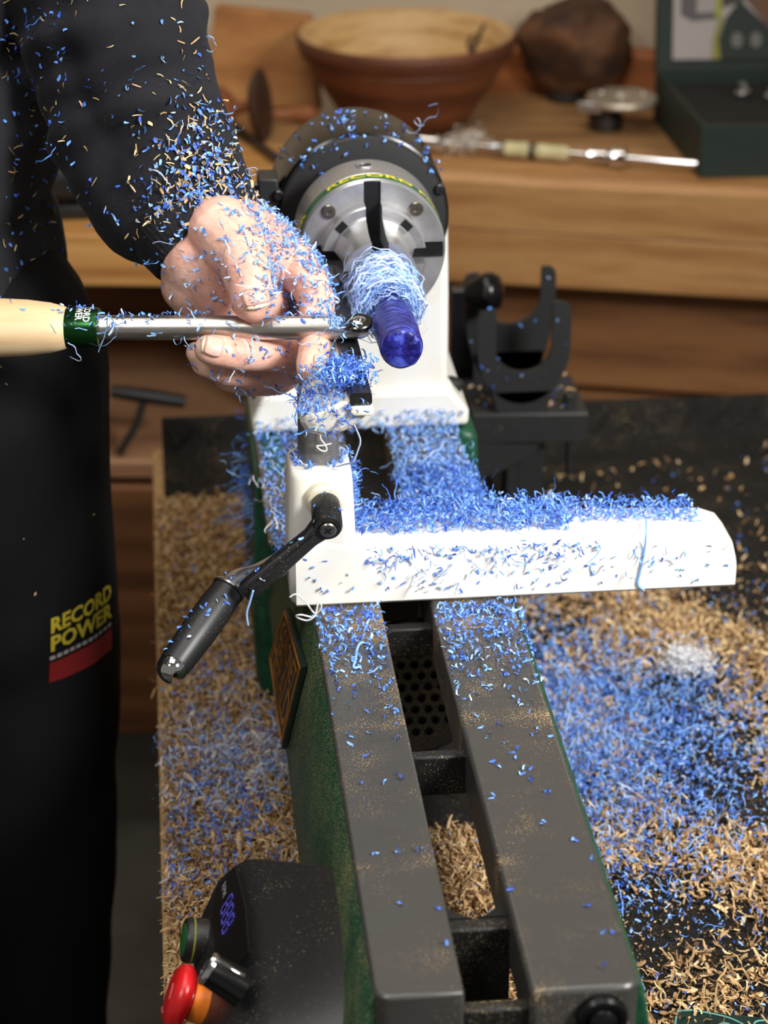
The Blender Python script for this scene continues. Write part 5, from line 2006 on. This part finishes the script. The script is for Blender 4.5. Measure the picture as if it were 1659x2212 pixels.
# front of the rails: thinning towards the viewer
for x0, x1, k in ((RLx0, RLx1, 1.0), (RRx0, RRx1, 1.35)):
    n_ = int(250 * k)
    y = 1.226 - np.abs(rng.normal(0, .055, n_)); y = y[y > .84]
    P = np.stack([rng.uniform(x0 + .001, x1 - .001, len(y)), y, np.zeros(len(y))], 1)
    hb.put(P, UPN(len(P)), 'bit', B_MID)
    n_ = int(110 * k)
    y = 1.224 - np.abs(rng.normal(0, .040, n_))
    P = np.stack([rng.uniform(x0 + .001, x1 - .001, len(y)), y, np.zeros(len(y))], 1)
    hb.put(P, UPN(len(P)), 'curl', B_MID)
    y = rng.uniform(.845, 1.20, 46) ** 1.0
    P = np.stack([rng.uniform(x0 + .003, x1 - .003, len(y)), y, np.zeros(len(y))], 1)
    keep = rng.random(len(P)) < np.interp(P[:, 1], [.84, 1.0, 1.2], [.35, .6, 1.0])
    hb.put(P[keep], UPN(keep.sum()), 'bit', B_DEEP)
    hb.put(P[keep] + rng.normal(0, .0016, (keep.sum(), 3)) * V3((1, 1, 0)), UPN(keep.sum()), 'bit', B_DEEP)
    # chips caught on the outer edge
n_ = 60
P = np.stack([np.full(n_, RRx1 + .001), 1.22 - np.abs(rng.normal(0, .05, n_)), np.full(n_, -.003)], 1)
hb.put(P, np.tile(unit((1, 0, .8)), (n_, 1)), 'bit', B_MID)
# headstock flange and front
n_ = 130
P = np.stack([rng.uniform(-.085, .072, n_), rng.uniform(1.5035, 1.5045, n_), rng.uniform(.001, .016, n_)], 1)
hb.put(P, np.tile(V3((0, -1, 0)), (n_, 1)), 'curl', B_PALE)
tag(hb.build('blue_shavings', BLUE), 'blue shavings heaped on the two steel bed rails', 'shavings', kind='stuff')

# on the rest holder
hb = Heap()
n_ = 2300
x = np.concatenate([rng.uniform(-.034, .10, 1500), rng.uniform(.06, .185, 800)])
y = np.where(x < .10, rng.uniform(1.238, 1.277, n_), rng.uniform(1.247, 1.277, n_))
thick = np.interp(x, [-.035, .05, .12, .185], [.008, .009, .006, .002])
P = np.stack([x, y, np.interp(x, [-.03, .2], [.0440, .0385]) + rng.random(n_) * thick], 1)
N_ = rng.normal(0, .5, (n_, 3)) + V3((0, 0, 1)); N_ /= np.linalg.norm(N_, axis=1, keepdims=True)
hb.put(P[::2], N_[::2], 'curl', B_MID)
hb.put(P[1::2], N_[1::2], 'bit', B_MID)
hb.put(P[:60], N_[:60], 'string', B_MID)
n_ = 130
P = np.stack([rng.uniform(-.03, .12, n_), np.full(n_, YB + .0001), .040 - np.abs(rng.normal(0, .009, n_))], 1)
P = P[P[:, 2] > .006]
hb.put(P[::2], np.tile(V3((0, -1, 0)), (len(P[::2]), 1)), 'bit', B_MID)
hb.put(P[1::2], np.tile(V3((0, -1, 0)), (len(P[1::2]), 1)), 'curl', B_MID)
n_ = 80
P = np.stack([rng.uniform(-.068, .200, n_), np.full(n_, YB + .0001), rng.uniform(.006, .036, n_)], 1)
hb.put(P, np.tile(V3((0, -1, 0)), (n_, 1)), 'bit', B_MID)
n_ = 34
P = np.stack([rng.uniform(-.02, .17, n_), np.full(n_, YB + .0001), rng.uniform(.012, .036, n_)], 1)
hb.put(P[:18], np.tile(V3((0, -1, 0)), (18, 1)), 'string', B_PALE)
hb.put(P[18:], np.tile(V3((0, -1, 0)), (16, 1)), 'curl', B_PALE)
# on the right flank of the post block
n_ = 150
P = np.stack([np.full(n_, PX_ + .0203), rng.uniform(1.240, 1.272, n_), rng.uniform(.045, .088, n_)], 1)
hb.put(P, np.tile(V3((1, 0, 0)), (n_, 1)), 'curl', B_MID)
# round the post foot
t_ = rng.uniform(0, 2 * PI, 60)
P = np.stack([PX_ + .0160 * np.cos(t_), PY_ + .0160 * np.sin(t_), np.full(60, .0905)], 1)
hb.put(P, UPN(60), 'curl', B_MID)
# on levers
for o_, n2 in ((lever, 26), (cam_h, 26)):
    P, N_ = sample(o_, n2, lambda p, n: np.clip(n[:, 2] + .2, 0, 1))
    hb.put(P, N_, 'bit', B_MID)
for ch in cam_h.children:
    if ch.name.startswith('grip') and 'collar' not in ch.name:
        P, N_ = sample(ch, 22, lambda p, n: np.clip(n[:, 2], 0, 1))
        hb.put(P, N_, 'bit', B_MID)
tag(hb.build('blue_shavings', BLUE), 'blue shavings lying along the white tool rest holder', 'shavings', kind='stuff')

# on the tool rest
hb = Heap()
blade = [c for c in tr.children if c.name.startswith('blade')][0]
P, N_ = sample(blade, 260, lambda p, n: np.clip(n[:, 2] + .15, 0, 1) * np.exp(-np.clip((p[:, 1] - 1.19) / .05, 0, 9)))
hb.put(P, N_, 'curl', B_MID)
hb.put(P[::2], N_[::2], 'bit', B_MID)
n_ = 420
P = np.stack([rng.normal(RX - .008, .008, n_), rng.uniform(1.174, 1.208, n_), RZ - .002 + rng.random(n_) * .008], 1)
N_ = rng.normal(0, .6, (n_, 3)) + V3((0, 0, 1)); N_ /= np.linalg.norm(N_, axis=1, keepdims=True)
hb.put(P, N_, 'curl', B_MID)
P, N_ = sample(blade, 60, lambda p, n: np.clip(-n[:, 1], 0, 1) + .02)
hb.put(P, N_, 'curl', B_DEEP)
tag(hb.build('blue_shavings', BLUE), 'tangle of blue shavings caught on the cream tool rest', 'shavings', kind='stuff')

# on the tool shaft and ferrule
hb = Heap()
for nm, n_ in (('shaft', 120), ('ferrule', 14), ('handle', 26)):
    o_ = [c for c in tool.children if c.name.startswith(nm)][0]
    P, N_ = sample(o_, n_, lambda p, n: np.clip(n[:, 2], 0, 1) ** 2 * (p[:, 0] < -.02))
    hb.put(P, N_, 'bit', B_MID)
o_ = [c for c in tool.children if c.name.startswith('shaft')][0]
P, N_ = sample(o_, 18, lambda p, n: np.clip(n[:, 2] - n[:, 1], 0, 1))
hb.put(P, N_, 'string', B_PALE)
P, N_ = sample(o_, 46, lambda p, n: np.clip(n[:, 2] - .3 * n[:, 1], 0, 1) * (p[:, 0] > -.07))
hb.put(P, N_, 'curl', B_PALE)
tag(hb.build('blue_shavings', BLUE), 'few blue shavings clinging to the turning tool shaft and handle', 'shavings', kind='stuff')

# on the hand
hb = Heap()


def hand_w(p, n):
    u, v = px(p)
    vis = np.clip(-(n @ FW) + .15, 0, 1)
    right = np.clip((u - 430) / 180, 0, 1) * np.clip((720 - v) / 60, 0, 1)
    topd = np.clip(n[:, 2] * .9 + n[:, 0] * .5, 0, 1)
    return (vis * .12 + right * (topd + .12) * 1.6) * (v > 440)


P, N_ = sample(body, 1000, hand_w)
hb.put(P, N_, 'bit', [(1, .4), (2, .45), (3, .15)])
P, N_ = sample(body, 420, hand_w)
hb.put(P, N_, 'curl', [(1, .3), (2, .45), (3, .25)])
P, N_ = sample(body, 34, lambda p, n: np.clip(-(n @ FW), 0, 1) * (px(p)[1] > 500))
hb.put(P, N_, 'string', [(2, .4), (3, .6)])
P, N_ = sample(body, 90, lambda p, n: np.clip(-(n @ FW), 0, 1) * (px(p)[1] > 730))
hb.put(P, N_, 'bit', B_MID)
tag(hb.build('blue_shavings', BLUE), 'fine blue shavings dusted over the back of the hand', 'shavings', kind='stuff')

# on the clothes
hb = Heap()


def sleeve_w(p, n):
    u, v = px(p)
    vis = np.clip(-(n @ FW), 0, 1)
    return vis * np.exp(-((v - 430) / 165) ** 2) * np.exp(-((u - 455) / 95) ** 2) * (u > 170)


for o_, f_ in ((shirt, 1.0), (cuff, .22)):
    for kind, n_, mm in (('bit', 330, B_MID), ('flake', 120, B_MID), ('curl', 60, B_MID), ('flake', 70, [(4, .4), (5, .6)]), ('sliver', 240, [(4, .4), (5, .6)]), ('crumb', 140, [(4, .4), (5, .6)])):
        P, N_ = sample(o_, int(n_ * f_), sleeve_w)
        hb.put(P, N_, kind, mm)


def trunk_w(p, n):
    u, v = px(p)
    return np.clip(-(n @ FW), 0, 1) * (u > -10) * (v > -10) * (v < 850) * np.where(u < 150, 1.0, .22)


for kind, n_, mm in (('bit', 130, B_DEEP), ('flake', 50, B_DEEP), ('string', 9, B_MID), ('sliver', 90, [(4, .5), (5, .5)])):
    P, N_ = sample(shirt, n_, trunk_w)
    hb.put(P, N_, kind, mm)
P, N_ = sample(shirt, 10, lambda p, n: sleeve_w(p, n) ** .5)
hb.put(P, N_, 'string', B_PALE)
P, N_ = sample(trs, 8, lambda p, n: np.clip(-(n @ FW), 0, 1) * (px(p)[0] > 0) * (px(p)[1] < 1300))
hb.put(P, N_, 'crumb', W_ALL)
tag(hb.build('blue_shavings', BLUE), 'blue shavings and wood slivers stuck to the black sleeve', 'shavings', kind='stuff')

# on the guard drum, the chuck side and the steady
hb = Heap()
for o_, n_ in ((drum, 46), ([c for c in drum.children if c.name.startswith('guard_ring')][0], 34)):
    P, N_ = sample(o_, n_, lambda p, n: np.clip(n[:, 2] - .2 * n[:, 1] - .2, 0, 1) * (p[:, 2] > .19) * (p[:, 1] < 1.527))
    hb.put(P, N_, 'bit', B_MID)
    hb.put(P + rng.normal(0, .002, P.shape) * V3((1, .4, 0)), N_, 'bit', B_MID)
P, N_ = sample(drum, 3, lambda p, n: np.clip(n[:, 2] - .6, 0, 1) * (p[:, 1] < 1.527))
hb.put(P, N_, 'string', B_PALE)
tag(hb.build('blue_shavings', BLUE), 'scattered blue shavings on top of the black spindle guard', 'shavings', kind='stuff')
hb = Heap()
P = np.stack([rng.uniform(xa + .004, xb - .004, 90), rng.uniform(YS + .010, yb_ - .004, 90), np.full(90, zp + .001)], 1)
hb.put(P[:45], UPN(45), 'bit', B_DEEP)
hb.put(P[45:], UPN(45), 'chip', W_ALL)
for c in st.children:
    if c.name.startswith('cradle') and 'stem' not in c.name:
        P, N_ = sample(c, 12, lambda p, n: np.clip(-n[:, 1], 0, 1) + np.clip(n[:, 2], 0, 1))
        hb.put(P, N_, 'bit', B_MID)
tag(hb.build('blue_shavings', BLUE), 'blue bits and wood chips lying on the black bracket', 'shavings', kind='stuff')
# chips on the left table edge hang over
# a few single long strands that stand out
def strand(pts, wd, m, label):
    P_ = np.array(catmull(pts, 8))
    o_ = MB().add(tube(P_, wd, 6)).build('shaving_strand', m, sharp=0)
    return tag(o_, label, 'shaving')


yb0 = 1.2275
strand([U(625, 1290, y=1.222), U(640, 1284, y=1.222), U(660, 1300, y=1.222), U(680, 1325, y=1.220), U(694, 1312, y=1.218), U(688, 1300, y=1.217), U(680, 1330, y=1.216), U(662, 1340, y=1.214), U(640, 1332, y=1.214), U(650, 1328, y=1.212), U(676, 1334, y=1.212)], .0006, M['whitep'], 'looping white strand hanging at the lower left corner of the rest holder')
strand([U(698, 925, y=1.2405), U(692, 945, y=1.2405), U(702, 960, y=1.2405), U(706, 972, y=1.2405), U(696, 974, y=1.2405), U(684, 964, y=1.2405), U(700, 962, y=1.2405), U(716, 958, y=1.2405)], .0005, M['whitep'], 'curled white strand hanging in front of the steel post')
strand([U(765, 918, y=1.225), U(778, 950, y=1.226), U(772, 975, y=1.227), U(762, 998, y=1.228), U(745, 1003, y=1.232), U(728, 1008, y=1.236)], .0006, M['blue3'], 'long pale blue strand hanging right of the steel post')
strand([U(1396, 1120, y=1.2440), U(1396, 1150, y=1.2278), U(1392, 1190, y=1.2278), U(1384, 1230, y=1.2278), U(1378, 1262, y=1.2278), U(1392, 1276, y=1.2278)], .0007, M['blue2'], 'long blue strand hanging down the front near the right end of the rest holder')
strand([U(800, 1392, z=.0008), U(782, 1388, z=.0010), U(772, 1400, z=.0012), U(768, 1425, z=.0012), U(764, 1442, z=.0010), U(780, 1440, z=.0009)], .0009, M['blue2'], 'hooked blue strand lying on the left bed rail')
strand([U(547, 1275, y=1.196), U(540, 1300, y=1.196), U(533, 1325, y=1.196), U(536, 1352, y=1.196)], .0007, M['blue2'], 'blue strand dangling below the end of the black lever')
